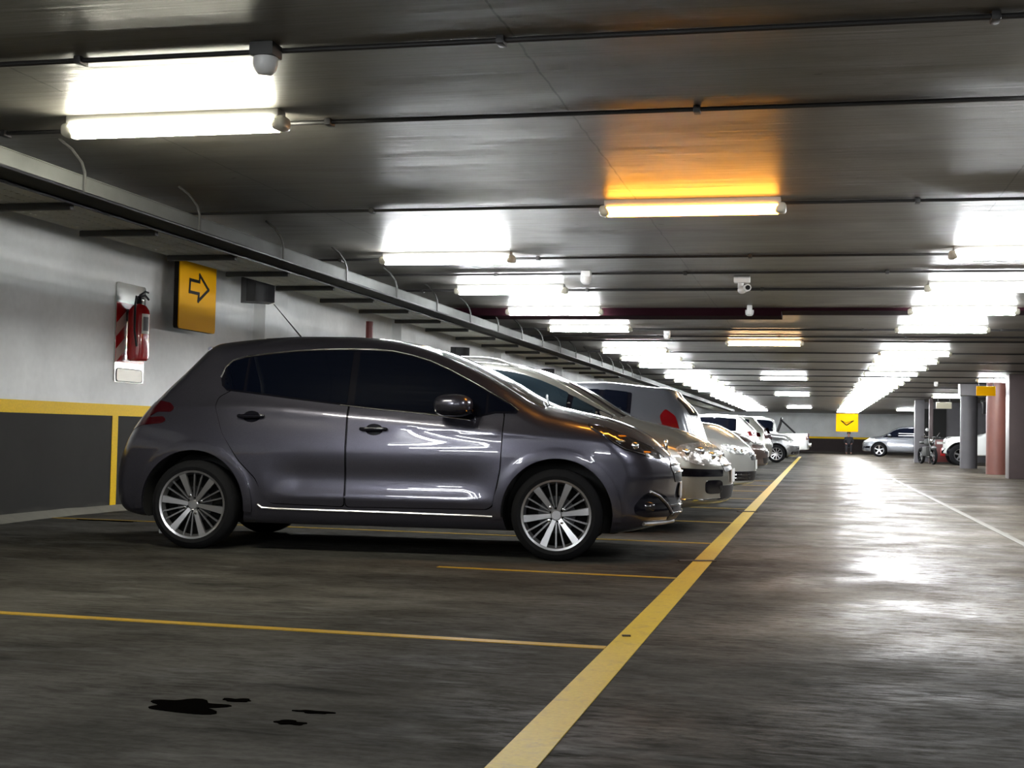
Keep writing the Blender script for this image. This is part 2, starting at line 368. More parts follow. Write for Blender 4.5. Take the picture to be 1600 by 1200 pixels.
class Body:
    def __init__(s, sp):
        s.sp = sp
        for k in ('top', 'xf', 'xr', 'bot', 'wprof', 'plan', 'crown'): setattr(s, k, Curve(sp[k]))
        s.hw = sp['hw']
        s.bowf, s.bowr = sp.get('bowf', .22), sp.get('bowr', .14)
        s.rt = Curve(sp.get('rtop', [(-2, .10), (5, .10)])); s.rf, s.rr = sp.get('rf', .10), sp.get('rr', .09)
        s.rs = Curve(sp.get('rside', [(0, .10), (1, .12), (1.4, .14)]))
        s.crease = Curve(sp['crease']) if 'crease' in sp else None
    def W(s, x, z):
        w = s.hw*s.wprof(z)*s.plan(x)
        if s.crease is not None:
            zc = s.crease(x); t = (z-zc)
            fade = np.clip((x-s.sp.get('cr0', -.2))/.5, 0, 1)*np.clip((s.sp.get('cr1', 3.0)-x)/.9, 0, 1)
            up = np.exp(-np.maximum(t, 0)/.07); dn = np.exp(-np.maximum(-t, 0)/.05)
            w = w + s.sp.get('crh', .016)*fade*np.where(t > 0, up, dn)
        if 'sill' in s.sp:
            z0, x0, x1 = s.sp['sill']; fade = np.clip((x-x0)/.25, 0, 1)*np.clip((x1-x)/.25, 0, 1)
            w = w - .016*fade*np.exp(-((z-(z0+.13))/.10)**2) + .010*fade*np.exp(-((z-z0)/.035)**2)
        for xw in s.sp['wheels']:
            r = np.hypot(x-xw, z-s.sp['wr'])
            w = w + s.sp.get('lip', .005)/(1+np.exp((r-s.sp['arch']-.062)/.006))*np.clip((z-.12)/.1, 0, 1)
        return w
    def F(s, x, y, z):
        ay = np.abs(y); q = ay/s.hw
        x = np.asarray(x, float); z = np.asarray(z, float)
        tot = 0
        def acc(d, r): return np.maximum(0, 1-d/r)**2
        tot = acc(s.W(x, z)-ay, s.rs(z))
        T = s.top(x)-s.crown(x)*q**2
        tot = tot + acc((T-z)/np.sqrt(1+s.top.d(x)**2), s.rt(x))
        tot = tot + acc((s.xf(z)-s.bowf*q**2.4-x)/np.sqrt(1+s.xf.d(z)**2), s.rf)
        tot = tot + acc((x-s.xr(z)-s.bowr*q**2.4)/np.sqrt(1+s.xr.d(z)**2), s.rr)
        tot = tot + acc(z-s.bot(x), .05)
        return 1-tot
    def cast(s, o, d, tmax=3., it=34):
        lo = np.zeros(len(o)); hi = np.full(len(o), tmax)
        for _ in range(it):
            m = (lo+hi)/2; p = o+d*m[:, None]
            ins = s.F(p[:, 0], p[:, 1], p[:, 2]) > 0
            lo = np.where(ins, m, lo); hi = np.where(ins, hi, m)
        return o+d*lo[:, None]
    def normal(s, p, e=.003):
        g = []
        for k in range(3):
            a = p.copy(); b = p.copy(); a[:, k] += e; b[:, k] -= e
            g.append(s.F(b[:, 0], b[:, 1], b[:, 2])-s.F(a[:, 0], a[:, 1], a[:, 2]))
        g = np.stack(g, 1); return g/(np.linalg.norm(g, axis=1)[:, None]+1e-9)
    def project(s, uv, mode, sign=-1, off=0.):
        """2-D outline coordinates to points on the body: side (x,z), top (x,y), front/rear (y,z)"""
        uv = np.asarray(uv, float); n = len(uv); o = np.zeros((n, 3)); d = np.zeros((n, 3))
        if mode == 'side': o[:, 0], o[:, 2] = uv[:, 0], uv[:, 1]; d[:, 1] = sign
        elif mode == 'top': o[:, 0], o[:, 1] = uv[:, 0], uv[:, 1]; o[:, 2] = .6; d[:, 2] = 1
        elif mode == 'front': o[:, 1], o[:, 2] = uv[:, 0], uv[:, 1]; o[:, 0] = s.sp['box'][1]-.3; d[:, 0] = 1
        elif mode == 'rear': o[:, 1], o[:, 2] = uv[:, 0], uv[:, 1]; o[:, 0] = s.sp['box'][0]+.3; d[:, 0] = -1
        p = s.cast(o, d)
        if off: p = p + s.normal(p)*off
        return p
    def shell(s, nx=110, ny=14, nz=34, nc=20):
        x0, x1, yb, z0, z1 = s.sp['box']
        def axis(a, b, n):
            q = [a]*nc + list(np.linspace(a, b, n+1)) + [b]*nc
            k = [-(1-i/nc) for i in range(nc)] + [0]*(n+1) + [(i+1)/nc for i in range(nc)]
            return np.array(q), np.tan(np.array(k)*PI/4)
        ax = [axis(x0, x1, nx), axis(-yb, yb, ny), axis(z0, z1, nz)]
        N = [len(a[0]) for a in ax]; idx = {}; O = []; D = []; faces = []
        def vid(i, j, k):
            t = (i, j, k)
            if t not in idx:
                idx[t] = len(O); O.append((ax[0][0][i], ax[1][0][j], ax[2][0][k])); D.append((ax[0][1][i], ax[1][1][j], ax[2][1][k]))
            return idx[t]
        for a in range(3):
            b, c = [(1, 2), (0, 2), (0, 1)][a]
            for e in (0, N[a]-1):
                for i in range(N[b]-1):
                    for j in range(N[c]-1):
                        q = []
                        for di, dj in ((0, 0), (1, 0), (1, 1), (0, 1)):
                            t = [0, 0, 0]; t[a] = e; t[b] = i+di; t[c] = j+dj; q.append(vid(*t))
                        faces.append(tuple(q))
        D = np.array(D); D /= np.linalg.norm(D, axis=1)[:, None]
        return s.cast(np.array(O, float), D), faces

def patch(B, outline, mode='side', sign=-1, off=.004, g=.03, thick=.006, smooth_out=True):
    """a panel that follows the body: constrained triangulation of the outline plus inner points"""
    pts = [Vector(p) for p in outline]; b = []
    for i, p in enumerate(pts):
        q = pts[(i+1) % len(pts)]; n = max(1, int((q-p).length/g))
        for k in range(n): b.append(p.lerp(q, k/n))
    nb = len(b)
    xs = [p.x for p in b]; ys = [p.y for p in b]
    def inside(x, y):
        c = False; j = nb-1
        for i in range(nb):
            if (b[i].y > y) != (b[j].y > y) and x < (b[j].x-b[i].x)*(y-b[i].y)/(b[j].y-b[i].y)+b[i].x: c = not c
            j = i
        return c
    inner = []
    BX = np.array(xs); BY = np.array(ys)
    y = min(ys)+g/2; row = 0
    while y < max(ys):
        x = min(xs)+(g/2 if row % 2 else 0)
        while x < max(xs):
            if inside(x, y) and np.min(np.hypot(BX-x, BY-y)) > g*.45: inner.append(Vector((x, y)))
            x += g
        y += g*.87; row += 1
    allp = b+inner
    v, e, f, *_ = geometry.delaunay_2d_cdt([Vector((p.x, p.y)) for p in allp], [(i, (i+1) % nb) for i in range(nb)], [], 1, 1e-6)
    fs = [tuple(t) for t in f]
    uv = np.array([(p.x, p.y) for p in v]); P = B.project(uv, mode, sign, 0)
    Nn = B.normal(P); top = P+Nn*off; low = P+Nn*(off-thick)
    from collections import Counter
    ec = Counter()
    for t in fs:
        for i in range(len(t)): ec[tuple(sorted((t[i], t[(i+1) % len(t)])))] += 1
    be = [k for k, c in ec.items() if c == 1]
    # orient so faces look outward
    t = fs[len(fs)//2]; nn = np.cross(top[t[1]]-top[t[0]], top[t[2]]-top[t[0]])
    if np.dot(nn, Nn[t[0]]) < 0: fs = [tuple(reversed(t)) for t in fs]
    n = len(top)
    faces = fs+[(a, b_, b_+n, a+n) for a, b_ in be]
    m = MB(); m.add(list(top)+list(low), faces); return m

def on_path(B, pts, mode='side', sign=-1, off=.004, g=.04):
    b = []
    for i in range(len(pts)-1):
        p, q = Vector(pts[i]), Vector(pts[i+1]); n = max(1, int((q-p).length/g))
        for k in range(n): b.append(p.lerp(q, k/n))
    b.append(Vector(pts[-1])); P = B.project([(p.x, p.y) for p in b], mode, sign, off)
    return [tuple(p) for p in P]

def rounded(pts, r=.03, n=5):
    """round the corners of a closed outline"""
    out = []; P = [Vector(p) for p in pts]; k = len(P)
    for i in range(k):
        a, b, c = P[i-1], P[i], P[(i+1) % k]
        u, v = (a-b), (c-b); rr = min(r, u.length*.45, v.length*.45); u.normalize(); v.normalize()
        p0, p1 = b+u*rr, b+v*rr
        for t in range(n+1):
            s_ = t/n; out.append(tuple((1-s_)**2*p0 + 2*s_*(1-s_)*b + s_**2*p1))
    return out

def make_body_mesh(B, name, paint, parent, res):
    P, fs = B.shell(*res)
    m = MB(); m.add(P.tolist(), fs); o = m.build(name, paint, parent, smooth=0)
    o.data.materials.append(M['black_matte'])
    cut = MB(); sp = B.sp
    for xw in sp['wheels']:
        for sg in (-1, 1):
            cut.lathe([(0, sg*.52), (sp['arch'], sg*.52), (sp['arch'], sg*1.3), (0, sg*1.3)], 64, 'y', (xw, 0, sp['wr']+.005))
    c = cut.build('cutter', M['black_matte'], None, 0)
    c.data.materials.clear(); c.data.materials.append(paint); c.data.materials.append(M['black_matte'])
    for p in c.data.polygons: p.material_index = 1
    md = o.modifiers.new('b', 'BOOLEAN'); md.operation = 'DIFFERENCE'; md.object = c; md.solver = 'EXACT'
    par = o.parent; o.parent = None
    dg = bpy.context.evaluated_depsgraph_get(); dg.update()
    me = bpy.data.meshes.new_from_object(o.evaluated_get(dg)); o.modifiers.clear()
    old = o.data; o.data = me; bpy.data.meshes.remove(old); o.parent = par
    cm = c.data; bpy.data.objects.remove(c); bpy.data.meshes.remove(cm)
    for p in me.polygons: p.use_smooth = True
    me.set_sharp_from_angle(angle=math.radians(32))
    return o

def wheel_mesh(R, rim, width, style='six', detail=True):
    """returns builders for rim, tyre, disc, bolts around the origin, outer face towards -y"""
    w = width/2; t = MB()
    t.lathe([(rim-.012, -w+.02), (rim+.004, -w+.004), (rim+.03, -w-.004), (R-.035, -w+.004), (R-.012, -w+.018), (R, -w+.045), (R, w-.045), (R-.012, w-.018), (R-.035, w-.004), (rim+.02, w), (rim-.012, w-.02)], 64, 'y')
    r = MB()
    r.lathe([(rim-.006, -w+.014), (rim+.004, -w+.006), (rim+.004, -w+.0), (rim-.010, -w+.004), (rim-.020, -w+.03), (rim-.026, -w+.045)], 64, 'y')
    fy = -w+.018
    def spoke(a, r0, r1, w0, w1, y0, y1, th=.016):
        ca, sa = math.cos(a), math.sin(a); v = []
        for rr, ww, yy in ((r0, w0, y0), ((r0+r1)/2, (w0+w1)/2*.94, (y0+y1)/2-.002), (r1, w1, y1)):
            for s_ in (-1, 1):
                for dy in (0, th):
                    v.append((ca*rr-sa*ww/2*s_*(1 if dy == 0 else 1.15), yy+dy, sa*rr+ca*ww/2*s_*(1 if dy == 0 else 1.15)))
        f = []
        for i in (0, 4): f += [(i, i+2, i+6, i+4), (i+1, i+5, i+7, i+3), (i, i+4, i+5, i+1), (i+2, i+3, i+7, i+6)]
        f += [(0, 1, 3, 2), (8, 10, 11, 9)]
        return v, f
    th = MB()
    if style == 'six':
        for k in range(6):
            a = math.radians(8+60*k); r.add(*spoke(a, .035, rim-.004, .026, .050, fy+.010, fy-.010))
            for dd in (22.5, 37.5):
                a2 = math.radians(8+60*k+dd); th.add(*spoke(a2+(math.radians(2.5) if dd > 30 else math.radians(-2.5))*0, .05, rim-.010, .009, .011, fy+.016, fy+.002))
    else:
        n = {'five': 5, 'seven': 7, 'ten': 10}[style]
        for k in range(n):
            a = math.radians(90+360/n*k); ww = .30/n
            r.add(*spoke(a, .03, rim-.004, ww*.9, ww, fy+.012, fy-.006))
    r.lathe([(0, fy+.002), (.030, fy+.002), (.038, fy+.010), (.040, fy+.03), (0, fy+.03)], 32, 'y')
    d = MB()
    d.lathe([(rim-.026, -w+.045), (rim-.034, -w+.08), (rim-.034, w-.02), (rim-.012, w-.02)], 64, 'y')
    d.lathe([(0, fy+.062), (rim-.036, fy+.062), (rim-.036, fy+.07), (0, fy+.07)], 48, 'y')
    disc = MB(); disc.lathe([(.05, fy+.045), (.125, fy+.045), (.125, fy+.056), (.05, fy+.056)], 48, 'y')
    bolts = MB()
    for k in range(4):
        a = math.radians(38+90*k); x, z = .062*math.cos(a), .062*math.sin(a)
        bolts.lathe([(0, fy-.002), (.010, fy), (.012, fy+.02), (0, fy+.02)], 12, 'y', (x, 0, z))
    return r, th, t, d, disc, bolts

def add_wheels(root, sp, rimmat, style, detail=True):
    R, rim, wd = sp['wr'], sp['rim'], sp.get('wwid', .20)
    r, th, t, d, disc, bolts = wheel_mesh(R, rim, wd, style, detail)
    first = None
    for xw in sp['wheels']:
        for sg in (-1, 1):
            if first is None:
                w = r.build('wheel', rimmat, root, 30)
                tt = t.build('tyre', M['tyre'], w, 40)
                d.build('wheel_barrel', M['alloy_black'], w, 30)
                if detail:
                    disc.build('brake_disc', M['alloy_dark'], w, 30)
                    if th.v: th.build('thin_spokes', M['thin'], w, 30)
                    bolts.build('wheel_bolts', M['chrome'], w, 30)
                first = w
            else: w = copy_tree(first, root)
            w.location = (xw, sg*(sp['hw']*sp.get('track', .985)-wd/2), R)
            w.rotation_euler = (0, sp.get('spin', 0) if xw > 1 else sp.get('spin', 0)+.30, PI if sg > 0 else 0)

def pair(name, material, root, fn, label=None):
    """the same part on the right (-1) and left (+1) flank"""
    out = []
    for sg in (-1, 1):
        o = fn(sg).build(name, material, root)
        if label: o['label'] = label
        out.append(o)
    return out

def make_car(sp, paint, loc, rz, label, res=(70, 10, 22, 12), group=None, cat='car', name='car'):
    root = tag(empty(name, loc, rz), label, cat, group)
    B = Body(sp); g = sp.get('g', .06)
    make_body_mesh(B, 'body', paint, root, res)
    gl = sp.get('glass', M['glass'])
    # doors over a near-black underlay that paints the shade in their gaps
    for i, (dn, poly) in enumerate(sp.get('doors', [])):
        gp = sp.get('gapw', .009)
        cx = sum(p[0] for p in poly)/len(poly); cz = sum(p[1] for p in poly)/len(poly)
        big = []
        for p in poly:
            v = Vector((p[0]-cx, p[1]-cz)); big.append((p[0]+math.copysign(gp, v.x), p[1]+math.copysign(gp, v.y)))
        for sg in (-1, 1):
            d = patch(B, rounded(poly, sp.get('drr', .04)), 'side', sg, .006, g).build(dn, paint, root)
            patch(B, rounded(big, sp.get('drr', .04)), 'side', sg, .0012, g, .004).build('door_gap_shade', M['gap'], d)
            if i < len(sp.get('handles', [])):
                hx, hz = sp['handles'][i]
                p = B.project([(hx, hz)], 'side', sg, .012)[0]
                h = MB(); h.ellip((p[0], p[1]+sg*.016, p[2]), (.20, .022, .030), 3, 20, 10, Matrix.Rotation(-.03, 3, 'Y'))
                h.ellip((p[0]-.085, p[1]+sg*.004, p[2]), (.035, .03, .026), 2.5, 12, 8); h.ellip((p[0]+.08, p[1]+sg*.004, p[2]), (.03, .03, .026), 2.5, 12, 8)
                ho = h.build('door_handle', sp.get('handlemat', paint), d)
                if sp.get('bowl'):
                    patch(B, [(hx+.062*math.cos(t/16*2*PI), hz-.002+.040*math.sin(t/16*2*PI)) for t in range(16)], 'side', sg, .0075, .02).build('handle_recess', M['trimblack'], d)
    for nm, poly, mm in sp.get('side_patches', []):
        for sg in (-1, 1): patch(B, poly, 'side', sg, sp.get('poff', {}).get(nm, .004), g).build(nm, mm if mm else gl, root)
    for nm, poly, mode, mm, off in sp.get('patches', []):
        patch(B, poly, mode, -1, off, g).build(nm, mm if mm else gl, root)
    for nm, pts, mode, r, mm, off in sp.get('strips', []):
        if mode == 'side':
            for sg in (-1, 1): MB().tube(on_path(B, pts, 'side', sg, off), r, 8).build(nm, mm, root)
        else: MB().tube(on_path(B, pts, mode, -1, off), r, 8).build(nm, mm, root)
    if 'mirror' in sp:
        mx, mz = sp['mirror']
        for sg in (-1, 1):
            p = B.project([(mx, mz)], 'side', sg, 0)[0]; y = p[1]+sg*.13
            s_ = MB(); s_.ellip((mx-.01, y, mz), (sp.get('mlen', .18), .24, .145), 2.6, 24, 14, Matrix.Rotation(sg*.10, 3, 'Z'))
            mo = s_.build('side_mirror', sp.get('mirrormat', paint), root)
            MB().ellip((mx-.075, y, mz), (.03, .19, .105), 3, 16, 10).build('mirror_glass', M['chrome'], mo)
            MB().tube([(mx+.02, p[1]-sg*.02, mz-.06), (mx+.01, y-sg*.05, mz-.05)], [.03, .022], 10).build('mirror_arm', M['trimblack'], mo)
            MB().ellip((mx-.005, y, mz-.045), (sp.get('mlen', .18)*.95, .225, .075), 2.5, 20, 8, Matrix.Rotation(sg*.10, 3, 'Z')).build('mirror_lower_shell', M['trimblack'], mo)
    if 'rails' in sp:
        x0, x1, yy = sp['rails']
        for sg in (-1, 1):
            n = 14; uv = [(x0+(x1-x0)*i/n, sg*yy) for i in range(n+1)]; P = B.project(uv, 'top'); 
            pts = [(p[0], p[1], p[2]+.055*min(1, 6*min(i/n, 1-i/n))-.004) for i, p in enumerate(P)]
            MB().tube(pts, .014, 10).build('roof_rail', M['satin'], root)
    for xw in sp['wheels']:
        ra, z0 = sp['arch'], sp['wr']+.005; lw = sp.get('lipw', .055)
        a0, a1 = sp.get('lipa', (-12, 192)); n = 30
        ou = [(xw+(ra+lw)*math.cos(math.radians(a0+(a1-a0)*i/n)), z0+(ra+lw)*math.sin(math.radians(a0+(a1-a0)*i/n))) for i in range(n+1)]
        inn = [(xw+(ra+.001)*math.cos(math.radians(a0+(a1-a0)*i/n)), z0+(ra+.001)*math.sin(math.radians(a0+(a1-a0)*i/n))) for i in range(n+1)][::-1]
        ou = [p for p in ou if p[1] > sp['bot_pan']+.08]; inn = [p for p in inn if p[1] > sp['bot_pan']+.08]
        for sg in (-1, 1): patch(B, ou+inn, 'side', sg, sp.get('arch_off', .012), g, .03).build('wheel_arch', paint, root)
    if 'antenna' in sp:
        ax, al, tilt = sp['antenna']; p = B.project([(ax, 0.)], 'top')[0]
        MB().ellip((ax, 0, p[2]), (.07, .04, .03), 2.4, 14, 8).tube([(ax, 0, p[2]+.005), (ax-math.sin(tilt)*al, 0, p[2]+math.cos(tilt)*al)], [.006, .003], 8).build('antenna', M['black'], root)
    add_wheels(root, sp, sp.get('rimmat', M['satin']), sp.get('style', 'five'), sp.get('wdetail', True))
    # floor pan between the axles
    a = sp['wheels']; MB().span((a[0]-.4, -sp['hw']*.62, sp['bot_pan']), (a[1]+.4, sp['hw']*.62, sp['bot_pan']+.12), .03).build('underbody', M['black_matte'], root)
    MB().tube([(a[0], -sp['hw']*.8, sp['wr']), (a[0], sp['hw']*.8, sp['wr'])], .04, 10).tube([(a[1], -sp['hw']*.8, sp['wr']), (a[1], sp['hw']*.8, sp['wr'])], .035, 10).build('axle', M['black_matte'], root)
    return root, B
# ------------------------------------------------------------------ car 1: the dark grey hatchback
sp1 = dict(
    top=[(-.9, 1.20), (-.45, 1.36), (-.13, 1.435), (.14, 1.483), (.39, 1.508), (.64, 1.521), (.94, 1.523), (1.23, 1.512), (1.42, 1.487), (1.62, 1.438), (1.81, 1.370), (2.10, 1.237), (2.30, 1.122), (2.43, 1.062), (2.60, 1.022), (2.86, .962), (3.03, .900), (3.17, .822), (3.27, .745), (3.5, .56)],
    xf=[(.12, 3.08), (.2, 3.20), (.27, 3.315), (.33, 3.345), (.44, 3.33), (.565, 3.345), (.66, 3.325), (.72, 3.300), (.80, 3.24), (1.0, 3.05)],
    xr=[(.15, -.50), (.25, -.655), (.33, -.70), (.46, -.715), (.60, -.70), (.73, -.655), (.83, -.60), (.96, -.505), (1.09, -.385), (1.23, -.245), (1.38, -.11), (1.50, -.02)],
    bot=[(-.8, .25), (-.45, .22), (.0, .19), (2.5, .19), (2.95, .185), (3.4, .235)],
    hw=.87, wprof=[(.15, .93), (.24, .965), (.32, .988), (.5, 1.0), (.68, .998), (.82, .978), (.95, .935), (1.02, .902), (1.2, .82), (1.38, .725), (1.5, .65)],
    plan=[(-.8, .90), (-.3, .965), (.3, .995), (1.2, 1.0), (2.2, .995), (2.7, .97), (3.1, .90), (3.4, .80)],
    crown=[(-.6, .10), (0, .06), (1, .055), (1.8, .10), (2.3, .12), (2.6, .115), (3.0, .10), (3.3, .10)],
    rtop=[(-.6, .03), (-.1, .05), (.4, .09), (1.6, .08), (2.2, .07), (2.6, .08), (3.3, .07)], rside=[(.2, .06), (.6, .10), (.9, .09), (1.1, .09), (1.45, .13)],
    bowf=.33, bowr=.17, rf=.09, rr=.05, box=(-.30, 2.85, .45, .42, .72),
    crease=[(-.2, .99), (.354, .985), (1.2, .925), (2.13, .85), (2.8, .80)], crh=.018, cr0=-.3, cr1=3.0,
    sill=(.385, .5, 2.15), wheels=(0., 2.53), wr=.307, rim=.232, arch=.372, lip=.004, wwid=.205, arch_off=.020, bot_pan=.17, g=.028, drr=.03, gapw=.006,
    glass=M['glass'], style='six', rimmat=M['satin'], track=.995, spin=0.,
    mirror=(1.84, 1.03), mlen=.26, antenna=(.50, .36, .72), bowl=True, handles=[(.40, .925), (1.275, .853)], handlemat=M['trimblack'],
)
# outline of the side glazing, read along the car
DLO = [(.132, 1.19), (.155, 1.268), (.20, 1.315), (.285, 1.342), (.45, 1.367), (.64, 1.388), (.85, 1.402), (1.06, 1.408), (1.20, 1.406), (1.34, 1.395), (1.48, 1.367), (1.62, 1.326), (1.75, 1.272), (1.88, 1.208), (2.00, 1.146), (2.12, 1.080), (2.20, 1.035), (2.255, .995), (2.24, .978), (2.10, .975), (2.02, .955), (1.93, .928), (1.62, .962), (1.30, .985), (1.02, 1.012), (.647, 1.050), (.27, 1.092), (.19, 1.10), (.148, 1.135)]
def dlo_top(x):
    t = Curve([p for p in DLO[:18]]); return float(t(x))
def dlo_bot(x):
    t = Curve([p for p in DLO[18:]][::-1]); return float(t(x))
def dlo_slice(x0, x1, sx0=0., sx1=0., e=.012):
    """part of the glazing between two slightly leaning pillars"""
    xs = np.linspace(x0, x1, 12)
    up = [(x+(sx0 if i == 0 else sx1 if i == 11 else 0), dlo_top(x)-e) for i, x in enumerate(xs)]
    dn = [(x, dlo_bot(x)+e) for x in xs[::-1]]
    return rounded(up+dn, .012, 2)
sp1['doors'] = [
    ('rear_door', [(.13, .985), (.20, .80), (.33, .62), (.455, .50), (.50, .385), (.56, .335), (1.078, .325), (1.074, 1.045), (.65, 1.075), (.25, 1.115), (.14, 1.05)]),
    ('front_door', [(1.092, .325), (2.06, .335), (2.10, .36), (2.145, .60), (2.160, .985), (2.06, .985), (1.93, .965), (1.62, .995), (1.30, 1.015), (1.088, 1.04)]),
]
sp1['side_patches'] = [
    ('window_surround', DLO, M['trimblack']),
    ('tail_light', rounded([(-.62, .80), (-.60, .86), (-.50, .955), (-.40, 1.005), (-.30, 1.025), (-.215, 1.01), (-.175, .975), (-.20, .945), (-.30, .945), (-.36, .905), (-.25, .915), (-.225, .885), (-.26, .865), (-.40, .850), (-.50, .815)], .015, 3), M['tail_dark']),
    ('headlight', rounded([(2.715, .915), (2.80, .905), (2.92, .862), (3.05, .805), (3.17, .750), (3.235, .700), (3.20, .690), (3.10, .715), (2.98, .745), (2.90, .790), (2.82, .850)], .012, 3), M['lamp_black']),
    ('fog_lamp_surround', rounded([(3.17, .485), (3.10, .45), (3.04, .375), (3.05, .325), (3.12, .305), (3.31, .300), (3.29, .36), (3.245, .44)], .02, 4), M['trimblack']),
    ('side_skirt', [(.44, .205), (.50, .290), (.60, .302), (1.3, .300), (2.1, .292), (2.17, .285), (2.19, .205)], M['grey_skirt'] if 'grey_skirt' in M else None),
]
M['paint1'] = car_paint('dark_grey_metallic', (.064, .062, .082), .75, .30, .30)
sp1['side_patches'][-1] = ('side_skirt', sp1['side_patches'][-1][1], M['paint1'])
sp1['poff'] = {'window_surround': .010, 'side_skirt': .012}
sp1['patches'] = [
    ('windshield', rounded([(2.40, -.58), (2.44, -.3), (2.45, 0), (2.44, .3), (2.40, .58), (1.66, .52), (1.62, 0), (1.66, -.52)], .05), 'top', M['windshield'], .003),
    ('sunroof_panel', rounded([(1.50, -.47), (1.50, .47), (.35, .46), (.35, -.46)], .06), 'top', M['trimblack'], .002),
    ('rear_window', rounded([(-.55, 1.08), (.55, 1.08), (.50, 1.33), (-.50, 1.33)], .05), 'rear', M['glass'], .003),
    ('grille', rounded([(-.36, .53), (-.42, .64), (-.34, .70), (.34, .70), (.42, .64), (.36, .53)], .03), 'front', M['black'], .004),
    ('bumper_intake', rounded([(-.45, .27), (-.50, .42), (.50, .42), (.45, .27)], .03), 'front', M['black'], .004),
]
sp1['strips'] = [
    ('window_chrome_strip', [(2.255, .992)]+DLO[:17][::-1]+[DLO[0]], 'side', .0055, M['chrome'], .013),
    ('belt_strip', [(1.93, .926), (1.62, .960), (1.30, .983), (1.02, 1.010)], 'side', .0055, M['chrome'], .013),
    ('grille_frame', rounded([(-.37, .52), (-.43, .64), (-.35, .71), (.35, .71), (.43, .64), (.37, .52), (-.37, .52)], .02, 3), 'front', .010, M['chrome'], .010),
    ('grille_bar', [(-.38, .60), (.38, .60)], 'front', .006, M['chrome'], .010),
    ('grille_bar', [(-.38, .65), (.38, .65)], 'front', .006, M['chrome'], .010),
    ('intake_bar', [(-.46, .37), (.46, .37)], 'front', .007, M['chrome'], .010),
    ('intake_bar', [(-.45, .32), (.45, .32)], 'front', .007, M['chrome'], .010),
    ('sill_strip', [(.47, .325), (.50, .303), (.60, .298), (1.3, .296), (2.0, .290), (2.14, .286)], 'side', .008, M['satin'], .012),
    ('front_lip', [(3.10, .262), (3.22, .262), (3.29, .262)], 'side', .014, M['satin'], .008),
]
def finish_car1(root, B):
    for o in list(root.children):
        if o.name.split('.')[0] == 'tail_light': o['label'] = 'dark red tail light'
    n = 0
    dr = {k: [o for o in root.children if o.name.split('.')[0] == k] for k in ('rear_door', 'front_door')}
    for i, sg in enumerate((-1, 1)):
        for a, b, par, nm in ((1.115, 2.03, dr['front_door'][i], 'door_window'), (.33, 1.065, dr['rear_door'][i], 'door_window'), (.165, .31, root, 'quarter_window'), (2.05, 2.225, root, 'front_quarter_window')):
            patch(B, dlo_slice(a, b), 'side', sg, .0125, .03, .006).build(nm, M['glass'], par)
    for sg in (-1, 1):
        hl = [o for o in root.children if o.name.split('.')[0] == 'headlight'][n]; n += 1
        def blob(uv, d, m, nm, off=.006):
            p = B.project([uv], 'side', sg, off)[0]
            MB().ellip(tuple(p), d, 2.2, 18, 12).build(nm, m, hl)
        blob((3.035, .775), (.055, .03, .050), M['reflector'], 'projector_lens')
        blob((2.93, .805), (.09, .012, .020), M['reflector'], 'reflector_blade')
        blob((2.945, .838), (.07, .016, .014), M['amber'], 'turn_signal')
        blob((3.105, .735), (.075, .016, .014), M['amber'], 'turn_signal')
        MB().tube(on_path(B, [(2.74, .895), (2.82, .855), (2.90, .798), (2.98, .755), (3.10, .722)], 'side', sg, .006), .004, 6).build('chrome_edge', M['chrome'], hl)
        MB().tube(on_path(B, [(2.72, .918), (2.80, .910), (2.92, .866), (3.05, .810), (3.17, .755)], 'side', sg, .005), .004, 6).build('chrome_edge', M['chrome'], hl)
        fg = [o for o in root.children if o.name.split('.')[0] == 'fog_lamp_surround'][n-1]
        MB().tube(on_path(B, [(3.14, .475), (3.20, .440), (3.25, .38), (3.285, .32)], 'side', sg, .010), [.006]*3+[.012]*9 if False else .009, 8).build('chrome_blade', M['satin'], fg)
        p = B.project([(3.13, .37)], 'side', sg, .008)[0]; MB().ellip(tuple(p), (.09, .03, .07), 2.3).build('fog_lamp', M['lens'], fg)
    p = B.project([(0, .765)], 'front', -1, .012)[0]
    MB().ellip(tuple(p), (.03, .11, .10), 3).build('badge', M['chrome'], root)
    p = B.project([(0, .47)], 'front', -1, .012)[0]
    MB().box(tuple(p), (.012, .42, .11), .004).build('license_plate', M['plate'], root)
    MB().tube([(2.43, -.50, 1.045), (2.38, -.2, 1.11), (2.36, .0, 1.13)], .008, 6).build('wiper', M['black'], root)
    # roof spoiler lip
    MB().tube(on_path(B, [(1.40, -.50), (1.40, .50)][0:0] or [(-.52, 1.405), (0, 1.425), (.52, 1.405)], 'rear', -1, .004), .016, 8).build('roof_spoiler', M['paint1'], root)
